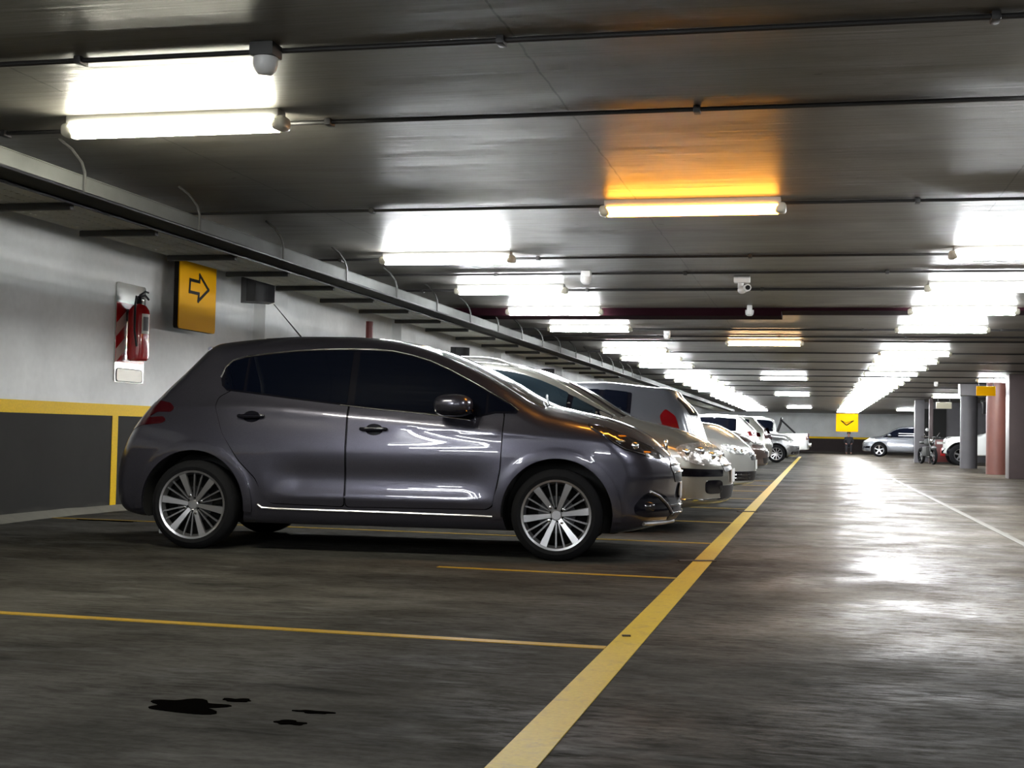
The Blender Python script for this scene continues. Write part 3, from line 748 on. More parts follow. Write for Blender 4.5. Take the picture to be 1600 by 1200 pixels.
# ------------------------------------------------------------------ generic car shapes for the rest of the row
def std_spec(ro=.75, wb=2.6, fo=.85, H=1.46, hw=.88, cowl=(2.25, 1.02), roof=(.1, 1.15), nose=.70, belt=(.95, .90), rear='hatch', hood=.90, wr=.31, rim=.215,
             style='five', paint=None, tail=None, tail_m=None, head=None, head_m=None, pillars=(.2, 1.0), dlo=None, gm=None, crh=.014, rails=False, ant=False, top=None, bot=.19, g=.07, doors=True, win_parts=True, rz_top=.10, H2=None):
    nx = wb+fo; a, b = roof; H2 = H2 or H-.03
    if top is None:
        if rear == 'hatch':
            top = [(-ro-.1, H2-.30), (-ro+.35, H2-.12), (a-.25, H2-.02), (a, H2), ((a+b)/2, H), (b, H-.03), (b+.35*(cowl[0]-b), H-.13), (cowl[0]-.25*(cowl[0]-b), cowl[1]+.20*(H-cowl[1])+.02), cowl]
        else:
            top = [(-ro-.1, belt[0]+.02), (-ro+.10, belt[0]+.12), (-.25, belt[0]+.17), (.05, belt[0]+.26), (a+.25, H-.12), (a+.6, H-.02), ((a+b)/2+.3, H), (b, H-.03), (b+.35*(cowl[0]-b), H-.13), (cowl[0]-.25*(cowl[0]-b), cowl[1]+.20*(H-cowl[1])+.02), cowl]
        top = top+[(cowl[0]+.25, cowl[1]-.035), ((cowl[0]+nx)/2+.1, hood+.045), (nx-.30, hood-.04), (nx-.10, nose+.05), (nx+.2, nose-.18)]
    if rear == 'hatch':
        xr = [(.15, -ro+.15), (.28, -ro+.03), (.45, -ro), (.62, -ro+.01), (.8, -ro+.08), (belt[0]+.04, -ro+.17), (H2-.18, a-.42 if a-.42 > -ro+.2 else -ro+.27), (H2+.05, max(a-.22, -ro+.42))]
    elif rear == 'upright':
        xr = [(.15, -ro+.12), (.28, -ro+.02), (.45, -ro), (.75, -ro+.03), (1.0, -ro+.06), (1.4, -ro+.16), (1.9, -ro+.30)]
    else:
        xr = [(.15, -ro+.15), (.28, -ro+.03), (.45, -ro), (.7, -ro+.02), (.95, -ro+.07), (1.2, -ro+.16), (1.6, -ro+.3)]
    xf = [(.12, nx-.22), (.2, nx-.10), (.28, nx-.02), (.42, nx), (.58, nx-.005), (nose, nx-.04), (nose+.10, nx-.12), (1.1, nx-.5)]
    sp = dict(top=top, xf=xf, xr=xr, bot=[(-ro, bot+.05), (0, bot), (wb, bot), (nx, bot+.05)], hw=hw,
              wprof=[(.15, .93), (.24, .965), (.35, .99), (.55, 1.0), (.72, .992), (.86, .965), (belt[1]+.06, .925), (belt[1]+.14, .89), (1.2, .82), (H-.08, .72), (H+.05, .64)],
              plan=[(-ro, .90), (-.3, .97), (.3, 1.0), (2.2, 1.0), (wb+.1, .975), (nx-.2, .90), (nx+.1, .82)],
              crown=[(-ro, .08), (0, .05), (1, .05), (cowl[0], .10), (nx, .09)], rside=[(.2, .06), (.6, .10), (.9, .09), (1.1, .09), (1.45, .12)],
              bowf=.30, bowr=.16, rf=.10, rr=.08, box=(-ro+.38, nx-.42, hw-.42, .42, min(.72, hood-.2)),
              crease=[(-.2, belt[0]-.06), (2.2, belt[1]-.10), (3, belt[1]-.14)], crh=crh, wheels=(0., wb), wr=wr, rim=rim, arch=wr+.06, lip=.014, bot_pan=bot-.02, g=g, style=style,
              mirror=(cowl[0]-.42, belt[1]+.12))
    if gm: sp['glass'] = gm
    T = Curve(top); bl = lambda x: belt[0]+(belt[1]-belt[0])*min(1, max(0, x/2.2))
    if dlo is None:
        x0, x1 = dlo_x = (a-.15 if rear == 'hatch' else .15, cowl[0]-.12)
    else: x0, x1 = dlo
    def seg(xa, xb):
        xs = np.linspace(xa, xb, 9); up = []; dn = []
        for x in xs:
            t = float(T(x))-rz_top; bb = bl(x)+.015
            up.append((x, max(t, bb+.02))); dn.append((x, bb))
        return rounded(up+dn[::-1], .02, 2)
    sp['side_patches'] = [('window_surround', seg(x0, x1), M['trimblack'])]
    cuts = [x0+.02]+[q for q in pillars]+[x1-.12]
    names = ['rear_side_window', 'front_side_window', 'quarter_window']
    for i in range(len(cuts)-1): sp['side_patches'].append((names[i % 3], seg(cuts[i]+.025, cuts[i+1]-.025), None))
    sp['poff'] = {'window_surround': .003, 'rear_side_window': .008, 'front_side_window': .008, 'quarter_window': .008}
    if tail: sp['side_patches'].append(('tail_light', rounded(tail, .03, 3), tail_m or M['tail_red']))
    if head: sp['side_patches'].append(('headlight', rounded(head, .03, 3), head_m or M['lamp_clear']))
    sp['poff'].update(tail_light=.008, headlight=.008)
    if doors:
        q = pillars[0] if len(pillars) == 1 else pillars[-1]
        sp['doors'] = [('rear_door', [(.40, .36), (q-.008, .34), (q-.008, bl(q)-.03), (.20, bl(.2)-.03), (.32, .62)]),
                       ('front_door', [(q+.008, .34), (wb-.46, .34), (wb-.42, .6), (wb-.40, bl(wb-.4)-.03), (q+.008, bl(q)-.03)])]
        sp['handles'] = [(q-.75 if q > 1.1 else .42, bl(.4)-.10), (q+.18, bl(q)-.10)]
    c0 = cowl[0]; w_ = hw*.68
    sp['patches'] = [('windshield', rounded([(c0-.03, -w_), (c0+.02, 0), (c0-.03, w_), (b+.10, w_*.88), (b+.04, 0), (b+.10, -w_*.88)], .05), 'top', M['windshield'], .003),
                     ('rear_window', rounded([(-hw*.6, belt[0]+.08), (hw*.6, belt[0]+.08), (hw*.56, H-.17), (-hw*.56, H-.17)], .05), 'rear' if rear != 'sedan' else 'rear', gm or M['glass'], .003),
                     ('grille', rounded([(-.38, nose-.16), (-.42, nose-.05), (.42, nose-.05), (.38, nose-.16)], .03), 'front', M['black'], .004),
                     ('bumper_intake', rounded([(-.45, .30), (-.52, .42), (.52, .42), (.45, .30)], .03), 'front', M['black'], .004)]
    if rear == 'sedan': sp['patches'].pop(1)
    sp['strips'] = [('grille_frame', rounded([(-.39, nose-.17), (-.43, nose-.04), (.43, nose-.04), (.39, nose-.17), (-.39, nose-.17)], .02, 3), 'front', .010, M['chrome'], .010),
                    ('grille_bar', [(-.40, nose-.105), (.40, nose-.105)], 'front', .008, M['chrome'], .010)]
    if rails: sp['rails'] = (a+.05, b+.05, hw*.62)
    if ant: sp['antenna'] = (a+.1, .22, .8)
    sp['rimmat'] = M['satin']; sp['wdetail'] = False
    return sp

def plates(root, B, front=True):
    for md, nm in (('front', 'front_plate'), ('rear', 'rear_plate')):
        p = B.project([(0, .50 if md == 'front' else .62)], md, -1, .005)[0]
        MB().box(tuple(p), (.012, .40, .12), .004).build('license_plate', M['plate'], root)
# ------------------------------------------------------------------ the garage
CEIL = 2.50; XL = -6.79; YF = 86.; XR = 14.; YB = -9.
def plane_box(name, a, b, m, bev=0): return struct(MB().span(a, b, bev).build(name, m, None, 0))
plane_box('floor', (XL-2, YB-1, -.2), (XR+1, YF+1, 0), M['floor'])
plane_box('ceiling', (-5.25, YB-1, CEIL), (XR+1, YF+1, CEIL+.3), M['ceiling'])
plane_box('ceiling_recess', (XL-.3, YB-1, 2.78), (-5.25, YF+1, 3.1), M['ceiling'])
WH = 2.78
plane_box('wall_left', (XL-.3, YB, 0), (XL, YF, WH), M['wall'])
plane_box('wall_far', (XL, YF, 0), (XR, YF+.3, WH), M['wall_far'])
plane_box('wall_rear', (XL, YB-.3, 0), (XR, YB, WH), M['wall'])
plane_box('wall_right', (XR, YB, 0), (XR+.3, YF, CEIL), M['wall'])
# painted bands on the walls
plane_box('trim_1', (XL-.001, YB, .935), (XL+.004, 14.98, 1.048), M['yellow'])
plane_box('trim_2', (XL-.001, 11.80, 0), (XL+.004, 11.91, .935), M['yellow'])
plane_box('trim_3', (XL-.001, 15.6, .935), (XL+.004, YF, 1.048), M['yellow'])
plane_box('trim_4', (XL, YF-.004, .90), (XR, YF+.001, 1.02), M['yellow'])
# rough broken edge of the slab along the wall
mb = MB(); rnd = random.Random(3); vs = []; n = 90
for i in range(n+1):
    y = -4+i*.32; w = .10+.10*rnd.random(); vs += [(XL, y, .0), (XL, y, .05+.02*rnd.random()), (XL+w*.5, y, .025+.012*rnd.random()), (XL+w, y, .001)]
fs = []
for i in range(n):
    for k in range(3): fs.append((i*4+k, i*4+k+1, i*4+k+5, i*4+k+4))
mb.add(vs, fs); struct(mb.build('baseboard_left', M['grimeconc'], None, 60))
# pilasters on the left wall
for i, (y0, y1, d) in enumerate([(15.06, 15.75, .16), (20.5, 21.3, .16), (27.5, 28.3, .16), (34.5, 35.3, .16), (41.5, 42.3, .16), (48.5, 49.3, .16)]):
    plane_box('trim_%d' % (5+i), (XL-.01, y0, 0), (XL+d, y1, WH), M['wall'], 0)
# dark painted downstand across the ceiling
plane_box('trim_11', (-5.24, 16.92, 2.462), (XR, 17.55, CEIL+.01), M['maroon'])
plane_box('trim_12', (-5.24, 16.92, 2.40), (-.45, 17.50, 2.47), M['maroon'])
# far right: piers and the back wall of the ramp
plane_box('wall_ramp', (4.35, 58.0, 0), (XR, 58.4, CEIL), M['greycol'])
plane_box('door_1', (4.30, 57.94, .98), (5.30, 58.02, 2.22), M['black_matte'])
plane_box('ceiling_beam', (3.9, 38.6, 2.16), (XR, 39.2, CEIL+.01), M['greycol'])

# ---- lines painted on the floor
def line(a, b, w, m, label, name='parking_line'):
    v = Vector((b[0]-a[0], b[1]-a[1], 0)); L = v.length; v.normalize(); nn = Vector((-v.y, v.x, 0))*w/2
    P = [Vector((a[0], a[1], 0))-nn, Vector((b[0], b[1], 0))-nn, Vector((b[0], b[1], 0))+nn, Vector((a[0], a[1], 0))+nn]
    o = MB().add([(p.x, p.y, 0.) for p in P]+[(p.x, p.y, .003) for p in P], [(0, 3, 2, 1), (4, 5, 6, 7), (0, 1, 5, 4), (1, 2, 6, 5), (2, 3, 7, 6), (3, 0, 4, 7)]).build(name, m, None, 0)
    return tag(o, label, 'floor marking')
line((-.745, .8), (-.735, 64), .125, M['line'], 'thick worn yellow lane line running away beside the parked cars', 'lane_line')
line((-6.7, 5.235), (-.81, 5.235), .065, M['linethin'], 'thin yellow bay line crossing the floor in front of the dark grey car')
line((-2.3, 7.97), (-.81, 7.93), .055, M['linethin'], 'faint yellow bay line just beside the dark grey car')
for i in range(7):
    y = 10.62+2.66*i
    line((-6.7, y), (-.81, y), .06, M['linethin'], 'yellow bay line on the floor between parked cars, %s beyond the dark grey car' % ORD[i].replace('nearest', 'first'))
line((1.73, 6), (1.60, 56), .07, M['linepale'], 'pale worn line on the right side of the driving lane', 'lane_line')

# drain covers across the lane line, dark stains
def slab(name, c, d, m, label, cat, rz=0):
    o = MB().box((0, 0, 0), d).build(name, m, None, 0); o.location = c; o.rotation_euler = (0, 0, rz); return tag(o, label, cat)
slab('floor_slot', (-.78, 9.06, .0045), (.26, .05, .009), M['grate'], 'dark rusty slot cover crossing the lane line in front of the dark grey car', 'floor slot', .45)
slab('floor_slot', (-.76, 15.33, .0045), (.22, .09, .009), M['grate'], 'small dark rusty slot cover on the lane line beside the white hatchback nose', 'floor slot', .45)
slab('floor_slot', (-.77, 5.55, .0045), (.035, .02, .009), M['grate'], 'tiny dark chip on the lane line near the thin yellow bay line', 'floor slot', .3)
def blot(name, c, rx, ry, seed, label, m=M['puddle']):
    r = random.Random(seed); n = 40; ph = [r.random()*6.28 for _ in range(5)]; am = [r.uniform(.04, .16) for _ in range(5)]
    pts = []
    for k in range(n):
        a = 2*PI*k/n; q = 1+sum(am[j]*math.sin((j+2)*a+ph[j]) for j in range(5)); pts.append((rx*q*math.cos(a), ry*q*math.sin(a)))
    o = MB().prism(pts, 0, .0025).build(name, m, None, 0); o.location = (c[0], c[1], .0003); return tag(o, label, 'stain')
blot('oil_stain', (-1.85, 3.70), .125, .085, 5, 'largest black oil stain on the floor in the empty bay at lower left')
blot('oil_stain', (-1.745, 3.83), .05, .02, 6, 'narrow black oil stain touching the right end of the large stain')
blot('oil_stain', (-1.455, 3.745), .055, .018, 8, 'thin dark oil stain to the right of the large black stain')
blot('oil_stain', (-1.47, 3.59), .045, .025, 9, 'small oval dark stain just below the thin stain right of the large one')
blot('oil_stain', (-6.1, 10.55), .30, .08, 12, 'dark stain on the floor by the wall behind the rear wheel of the grey car')
tag(MB().box((-5.0, 9.55, .02), (.10, .05, .04), .01, Matrix.Rotation(.5, 3, 'Z')).box((-4.88, 9.58, .018), (.07, .03, .03), .008).build('litter', M['white_plastic']), 'small scrap of rubbish on the floor behind the dark grey car', 'litter')

# ---- conduits across the ceiling
CY = [5.27, 6.55, 9.27, 11.97, 13.18, 14.66, 20.13, 21.54, 22.53, 25.58, 28.59, 31.79, 35.0, 38.4, 42.0, 46.0, 51.0]
for i, y in enumerate(CY):
    mb = MB(); x0 = -5.2; x1 = XR-.2
    if i < 5: mb.tube([(x0, y, CEIL-.016), (x1, y, CEIL-.016)], .011, 8); mb.tube([(x0, y+.028, CEIL-.013), (x1, y+.028, CEIL-.013)], .009, 6)
    else: mb.tube([(x0, y, CEIL-.018), (x1, y, CEIL-.018)], .016, 6)
    o = mb.build('ceiling_conduit', M['conduit'])
    tag(o, '%s black cable conduit running across the concrete ceiling' % (ORD[i] if i == 0 else ORD[i]+' nearest'), 'conduit', 'conduits across the ceiling')
    x = -5.2+.7*(i % 2)
    while x < 6 and i < 8:
        MB().box((x, y+.008, CEIL-.018), (.035, .075, .036), .008).build('clip', M['conduit'], o); x += 1.95
# ---- strip lights
def light(x, y, m, label, group, cat='ceiling light', L=1.27):
    r = tag(empty('ceiling_light', (x+L/2, y, CEIL)), label, cat, group)
    MB().box((0, 0, -.028), (L-.05, .11, .056), .012).build('lamp_housing', M['housing'], r)
    d = MB(); prof = [(-.062, -.052), (-.060, -.075), (-.045, -.100), (-.02, -.112), (.02, -.112), (.045, -.100), (.060, -.075), (.062, -.052)]
    n = len(prof); xs = [(-L/2+.06, 1.), (-L/2+.035, .97), (L/2-.035, .97), (L/2-.06, 1.)]
    d.prism([(p[0], p[1]) for p in prof], -L/2+.045, L/2-.045, 'x'); d.build('diffuser', m, r)
    for s in (-1, 1):
        MB().ellip((s*(L/2-.03), 0, -.072), (.085, .128, .078), 3.2, 16, 10).build('end_cap', M['clear_cap'], r)
    return r
LROW = [6.33, 11.62, 14.22, 16.72, 19.45, 24.5, 26.95, 29.7, 34.9, 37.4, 40., 42.6, 45.2, 50.4, 53., 55.6, 58.2, 60.8, 63.4, 66., 68.6, 71.2, 73.8, 76.4]
RROW = [6.33, 11.62, 14.15, 16.7, 19.45, 24.8, 27.3, 29.9, 32.5, 35.1, 37.7, 40.3, 42.9, 45.5, 48.1, 50.7, 53.3, 55.9, 58.5, 61.1, 63.7, 66.3, 68.9, 71.5, 74.1, 76.7]
lx = -3.97
for i, y in enumerate(LROW):
    light(lx, y, M['tube_warm'] if i == 0 else M['tube_white'], '%s fluorescent strip light of the left row above the parked cars' % (ORD[0] if i == 0 else (ORD[i]+' nearest') if i < len(ORD) else 'far'), 'left row of strip lights')
for i, y in enumerate(RROW):
    light(1.08, y, M['tube_white'], '%s fluorescent strip light of the right row above the driving lane' % (ORD[0] if i == 0 else (ORD[i]+' nearest')), 'right row of strip lights')
light(-1.50, 9.15, M['tube_orange'], 'glowing orange strip light on the ceiling above the hood of the dark grey car', 'middle row of strip lights')
light(-1.50, 22.3, M['tube_peach'], 'dim peach coloured strip light on the ceiling, second in the middle row', 'middle row of strip lights')
for y, w in ((35.4, 'third'), (48.4, 'fourth'), (68., 'fifth')):
    light(-1.50, y, M['tube_white'], 'white strip light between the two long rows, %s in the middle row' % w, 'middle row of strip lights')
for y, w in ((35.3, 'nearest'), (48.5, 'middle'), (70., 'farthest')):
    light(3.95, y, M['tube_white'], '%s white strip light beside the columns on the far right' % w, 'strip lights by the right columns')
light(lx, .9, M['tube_white'], 'unseen white strip light added over the empty bay beside the viewer', None)  # out-of-view lamp added to brighten the left wall
# strip lights above and behind the viewer (seen in the car's paint)
for x in (lx, 1.08):
    for y in (-1.6, -6.8):
        light(x, y, M['tube_white'], 'strip light behind the viewer, %s' % ('left' if x < 0 else 'right')+(' near' if y > -3 else ' far'), 'strip lights behind the viewer')

# ---- cable trays along the left
t = tag(empty('cable_tray', (-4.32, 0, 2.206)), 'long galvanised steel cable trunking hung below the ceiling beside the left row of lights', 'cable tray')
MB().span((-.12, -3, 0), (.12, 70, .006)).span((.112, -3, 0), (.12, 70, .094)).span((-.12, -3, 0), (-.112, 70, .094)).span((.095, -3, .090), (.124, 70, .096)).build('trunking', M['galv'], t, 0)
MB().tube([(.128, -3, -.006), (.128, 70, -.006)], .009, 6).tube([(-.128, -3, -.008), (-.128, 70, -.008)], .012, 6).build('black_cable', M['black'], t)
for k in range(24):
    y = -1.94+1.47*k
    if k < 16 and 5 < y: pass
    MB().tube([(.02, y-.10, .292), (.08, y-.06, .24), (.118, y-.01, .17), (.134, y, .11), (.136, y, .0), (.10, y, -.012)], .009, 6).build('hanger', M['galv_dark'], t)
t2 = tag(empty('perforated_tray', (-4.765, 0, 2.21)), 'wide perforated steel cable tray on dark brackets beside the white wall', 'cable tray')
mb = MB()
# punched base: the nearest stretch has real holes, the remainder is plain
y = 3.0; pit = .115
def holes(mb, y0, y1):
    yy = y0
    H = (-.24, -.12, .0, .12, .24); w = .011; e = -.31
    for h in H: mb.span((e, y0, 0), (h-w, y1, .003)); e = h+w
    mb.span((e, y0, 0), (.29, y1, .003))
    while yy < y1:
        for h in H: mb.span((h-w, yy, 0), (h+w, yy+.034, .003))
        yy += .062
holes(mb, 5.0, 15.5)
mb.span((-.31, 15.5, 0), (.29, 70, .003)); mb.span((-.31, -3, 0), (.29, 5.0, .003))
mb.span((-.313, -3, 0), (-.308, 70, .045)); mb.span((.287, -3, 0), (.292, 70, .045))
mb.build('perforated_base', M['galv_light'], t2, 0)
for k, y in enumerate([3.6, 4.8, 6.0, 7.23, 8.3, 9.58, 10.65, 11.75, 12.9, 14.1, 15.4, 16.7, 18.2, 19.7, 21.3, 22.9, 24.6, 26.4, 28.3, 30.3]):
    MB().span((-.30, y-.022, -.045), (.285, y+.022, -.003), .004).box((-.29, y, .14), (.014, .014, .28)).build('bracket', M['galv_dark'], t2)
# ---- hanging arrow sign
def rrect(w, h, r=.03, n=5, cx=0, cy=0):
    o = []
    for sx, sy, a0 in ((1, 1, 0), (-1, 1, 90), (-1, -1, 180), (1, -1, 270)):
        for k in range(n+1):
            a = math.radians(a0+90*k/n); o.append((cx+sx*(w/2-r)+r*math.cos(a), cy+sy*(h/2-r)+r*math.sin(a)))
    return o
s = tag(empty('direction_sign', (-6.55, 13.09, 1.88)), 'yellow hanging direction sign with a black outlined arrow pointing right, beside the speaker', 'sign')
MB().prism(rrect(.86, .78, .035, 5, 0, .39), -.012, 0, 'x').build('sign_face', M['signyellow'], s)
bk = MB().prism(rrect(.862, .782, .035, 5, 0, .39), -.065, -.012, 'x').build('sign_back', M['signblack'], s)
def outline(poly, w):
    """a closed outline stroke as thin prisms"""
    m = MB(); n = len(poly)
    for i in range(n):
        a, b = Vector(poly[i]), Vector(poly[(i+1) % n]); d = (b-a).normalized(); q = Vector((-d.y, d.x))*w/2; a2, b2 = a-d*w/2, b+d*w/2
        m.prism([tuple(a2-q), tuple(b2-q), tuple(b2+q), tuple(a2+q)], .001, .003+.0003*i, 'x')
    return m
# on this face +y runs to the right as seen from the lane
ar = [(-.20, .535), (.02, .535), (.02, .61), (.24, .47), (.0, .325), (.01, .405), (-.21, .405)]
outline(ar, .034).build('arrow', M['signblack'], s, 0)
MB().tube([(-.03, -.33, .77), (-.03, -.33, .90)], .008).build('hanging_rod', M['galv_dark'], s); MB().tube([(-.03, .33, .77), (-.03, .33, .90)], .008).build('hanging_rod', M['galv_dark'], s)

# ---- fire extinguisher on its backboard
e = tag(empty('fire_extinguisher_board', (XL+.0006, 12.08, 1.27)), 'narrow reflective wall board behind the fire extinguisher, cream label at its foot', 'board')
MB().prism(rrect(.58, 1.0, .03, 5, 0, .5), 0, .012, 'x').build('backboard', M['acrylic'], e)
MB().prism([(-.285, .20), (.285, .20), (.285, .80), (-.285, .80)], .012, .016, 'x').build('red_panel', M['red'], e, 0)
sb = MB()
PS = mat('pale_stripe', (.62, .50, .44), .3)
for a in (.20, .46): MB().prism([(-.28, a), (-.28, a+.13), (-.09, a+.27), (-.09, a+.14)], .016, .019, 'x').build('pale_stripe', PS, e, 0)
MB().prism([(.13, .33), (.28, .24), (.28, .42)], .016, .019, 'x').build('pale_stripe', PS, e, 0)
MB().prism(rrect(.50, .12, .03, 5, 0, .075), .012, .016, 'x').build('foot_label', mat('cream_label', (.60, .57, .45), .3), e, 0)
fo = rrect(.51, .13, .035, 5, 0, .075); mo = MB()
for i in range(len(fo)):
    a, b = fo[i], fo[(i+1) % len(fo)]; mo.tube([(.015, a[0], a[1]), (.015, b[0], b[1])], .004, 6)
mo.build('label_border', M['signblack'], e, 0)
x = tag(empty('fire_extinguisher', (XL+.146, 12.0, 1.49)), 'red fire extinguisher hanging on the white wall left of the arrow sign', 'fire extinguisher')
MB().lathe([(0, 0), (.085, 0), (.105, .02), (.108, .06), (.108, .46), (.10, .51), (.07, .555), (.035, .575), (0, .58)], 40, 'z').build('cylinder', M['red'], x)
MB().lathe([(0, .575), (.030, .575), (.030, .63), (.018, .65), (0, .65)], 20, 'z').build('valve', M['black'], x)
MB().tube([(0, -.02, .645), (.03, .06, .665), (.03, .13, .63)], .011, 8).tube([(0, .0, .66), (.03, .06, .705), (.03, .12, .70)], .010, 8).build('handle', M['black'], x)
MB().tube([(0, -.03, .62), (.02, -.10, .64), (.03, -.135, .56), (.03, -.135, .30), (.05, -.12, .14)], .011, 8).build('hose', M['black'], x)
MB().ellip((.035, 0, .615), (.02, .045, .045), 2).build('gauge', M['chrome'], x)
lb = MB(); n = 10
for (a0, a1, z0, z1) in ((-.80, .10, .27, .47),):
    vs = []; fs = []
    for i in range(n+1):
        a = a0+(a1-a0)*i/n; vs += [(.110*math.cos(a), .110*math.sin(a), z0), (.110*math.cos(a), .110*math.sin(a), z1)]
    for i in range(n): fs.append((2*i, 2*i+2, 2*i+3, 2*i+1))
    lb.add(vs, fs)
lb.build('label', mat('label_white', (.66, .66, .62), .3), x)
l2 = MB(); vs = []; fs = []
for i in range(n+1):
    a = -.68+.62*i/n; vs += [(.1115*math.cos(a), .1115*math.sin(a), .30), (.1115*math.cos(a), .1115*math.sin(a), .44)]
for i in range(n): fs.append((2*i, 2*i+2, 2*i+3, 2*i+1))
l2.add(vs, fs).build('label_print', mat('label_grey', (.12, .12, .13), .4), x)
MB().span((-.1235, -.03, .40), (-.10, .03, .52)).build('wall_hook', M['galv_dark'], x)

# ---- speakers
def speaker(loc, rz, label, s=1.):
    r = tag(empty('wall_speaker', loc, rz), label, 'speaker')
    MB().prism([(-.11*s, -.14*s), (.11*s, -.14*s), (.16*s, 0), (.11*s, .14*s), (-.11*s, .14*s)], -.13*s, .13*s, 'z').build('speaker_cabinet', M['black'], r)
    MB().box((.135*s, 0, 0), (.012, .13*s, .2*s), .003, ).build('speaker_grille', M['black_matte'], r)
    MB().tube([(-.10*s, 0, .05), (-.34*s, 0, .10)], .015, 8).box((-.36*s, 0, .10), (.02, .08, .12)).build('wall_bracket', M['black'], r)
    return r
speaker((-6.42, 14.35, 2.47), -.9, 'black wall speaker mounted high beside the yellow arrow sign', 1.2)
speaker((-6.42, 23.4, 2.27), -.9, 'black wall speaker high on the wall above the windshield of the dark grey car')
r = tag(empty('wall_speaker', (-6.42, 31.5, 2.3), -.9), 'small black wall speaker far down the wall above the second car roof', 'speaker')
MB().box((0, 0, 0), (.24, .26, .26), .02).build('speaker_cabinet', M['black'], r); MB().tube([(-.1, 0, .05), (-.34, 0, .1)], .015, 8).build('wall_bracket', M['black'], r)
tag(MB().tube([(-6.62, 18.9, 0), (-6.62, 18.9, 2.2)], .045, 14).tube([(-6.62, 18.9, 2.2), (-6.62, 18.9, 2.49)], .055, 14).build('standpipe', M['redpipe']), 'dark red vertical pipe against the left wall above the grey car roof', 'pipe')

# ---- detectors and camera
def detector(x, y, label, s=1.):
    r = tag(empty('smoke_detector', (x, y, CEIL)), label, 'detector')
    MB().box((0, 0, -.03), (.11*s, .11*s, .06), .012).build('mounting_box', M['galv_dark'] if s > .99 else M['white_plastic'], r)
    MB().lathe([(0, -.135), (.03, -.132), (.047, -.115), (.053, -.09), (.053, -.06), (0, -.06)], 28, 'z').build('detector_dome', M['white_plastic'], r)
detector(-2.33, 5.22, 'white dome detector on the ceiling above the nearest strip light')
detector(-2.29, 13.1, 'white dome detector on the ceiling between the middle and left lights', .9)
detector(-2.30, 20.6, 'small white dome detector on the ceiling near the peach strip light', .9)
detector(-.83, 16.6, 'small white detector under the dark band across the ceiling', .6)
detector(3.2, 38., 'small white detector on the ceiling left of the right columns', .9)
c = tag(empty('security_camera', (-.76, 13.6, CEIL), 0), 'white security camera hanging from the middle of the ceiling', 'camera')
MB().box((0, 0, -.035), (.165, .10, .07), .015).build('junction_box', M['white_plastic'], c)
MB().tube([(-.01, 0, -.06), (-.015, 0, -.11), (0, -.02, -.145)], [.03, .028, .036], 12).ellip((0, -.02, -.145), (.085, .085, .075), 2).build('camera_arm', M['white_plastic'], c)
MB().tube([(.03, .04, -.125), (.065, -.12, -.13)], [.036, .036], 20).build('camera_barrel', M['white_plastic'], c)
MB().tube([(.064, -.115, -.13), (.067, -.128, -.1305)], [.024, .024], 16).build('camera_lens', M['lens'], c)

# ---- columns on the right
def column(c, r, m, label, z=CEIL, sq=None):
    t = tag(empty('column', (c[0], c[1], 0)), label, 'column')
    if sq: MB().box((0, 0, z/2), (sq[0], sq[1], z), .015).build('column_shaft', m, t)
    else:
        MB().lathe([(0, 0), (r, 0), (r, z), (0, z)], 40, 'z').build('column_shaft', m, t)
    return t
column((4.73, 37.5), .27, M['brickred'], 'round brick-red column, middle one of the three on the right')
column((4.98, 33.6), .5, M['browncol'], 'wide brown rectangular pier at the right edge of the picture', sq=(1.0, .6))
column((4.82, 45.0), .27, M['greycol'], 'round grey column left of the brick-red column')
column((4.02, 55.2), .2, M['greycol'], 'narrow grey pier between the silver car and the dark opening', sq=(.36, .5))
column((4.32, 53.4), .1, M['browncol'], 'slim dark post beside the red cabinet', sq=(.14, .3))

# ---- signs far off
g = tag(empty('hanging_sign', (1.38, 63.0, 1.64)), 'square yellow hanging sign with a faint dark arrow at the far end of the lane', 'sign')
MB().box((0, 0, 0), (1.0, .06, .84), .04).build('sign_box', M['signyellow'], g)
ck = MB()
for a, b in (((-.28, .10), (-.02, -.12)), ((-.02, -.12), (.30, .10))):
    ck.tube([(a[0], -.034, a[1]), (b[0], -.034, b[1])], .028, 6)
ck.tube([(-.28, -.034, .10), (-.05, -.034, .0), (.30, -.034, .10)], .014, 6); ck.build('arrow', M['signblack'], g)
MB().tube([(-.4, 0, .4), (-.4, 0, .86)], .015).build('hanging_rod', M['galv_dark'], g); MB().tube([(.4, 0, .4), (.4, 0, .86)], .015).build('hanging_rod', M['galv_dark'], g)
g = tag(empty('hanging_sign', (4.15, 35.0, 2.15)), 'blank orange-yellow sign under the ceiling in front of the red column', 'sign')
MB().box((0, 0, 0), (.46, .05, .24), .01).build('sign_box', M['signyellow'], g); MB().tube([(-.18, 0, .1), (-.18, 0, .35)], .01).build('hanging_rod', M['galv_dark'], g); MB().tube([(.18, 0, .1), (.18, 0, .35)], .01).build('hanging_rod', M['galv_dark'], g)
g = tag(empty('hanging_sign', (4.30, 47.9, 2.11)), 'small pale sign under the ceiling above the dark opening', 'sign')
MB().box((0, 0, 0), (.52, .05, .22), .01).build('sign_box', mat('pale_sign', (.66, .62, .48), .3), g); MB().tube([(-.2, 0, .1), (-.2, 0, .39)], .01).build('hanging_rod', M['galv_dark'], g); MB().tube([(.2, 0, .1), (.2, 0, .39)], .01).build('hanging_rod', M['galv_dark'], g)
g = tag(empty('duct_box', (5.35, 44.2, 1.95)), 'dark box fixed high between the grey and red columns', 'box')
MB().box((0, 0, 0), (.42, .4, .38), .02).build('box_body', M['black'], g); MB().box((0, 0, .21), (.5, .45, .05), .01).build('box_cap', M['galv'], g); MB().tube([(0, 0, .2), (0, 0, .55)], .03).build('drop_rod', M['galv_dark'], g)
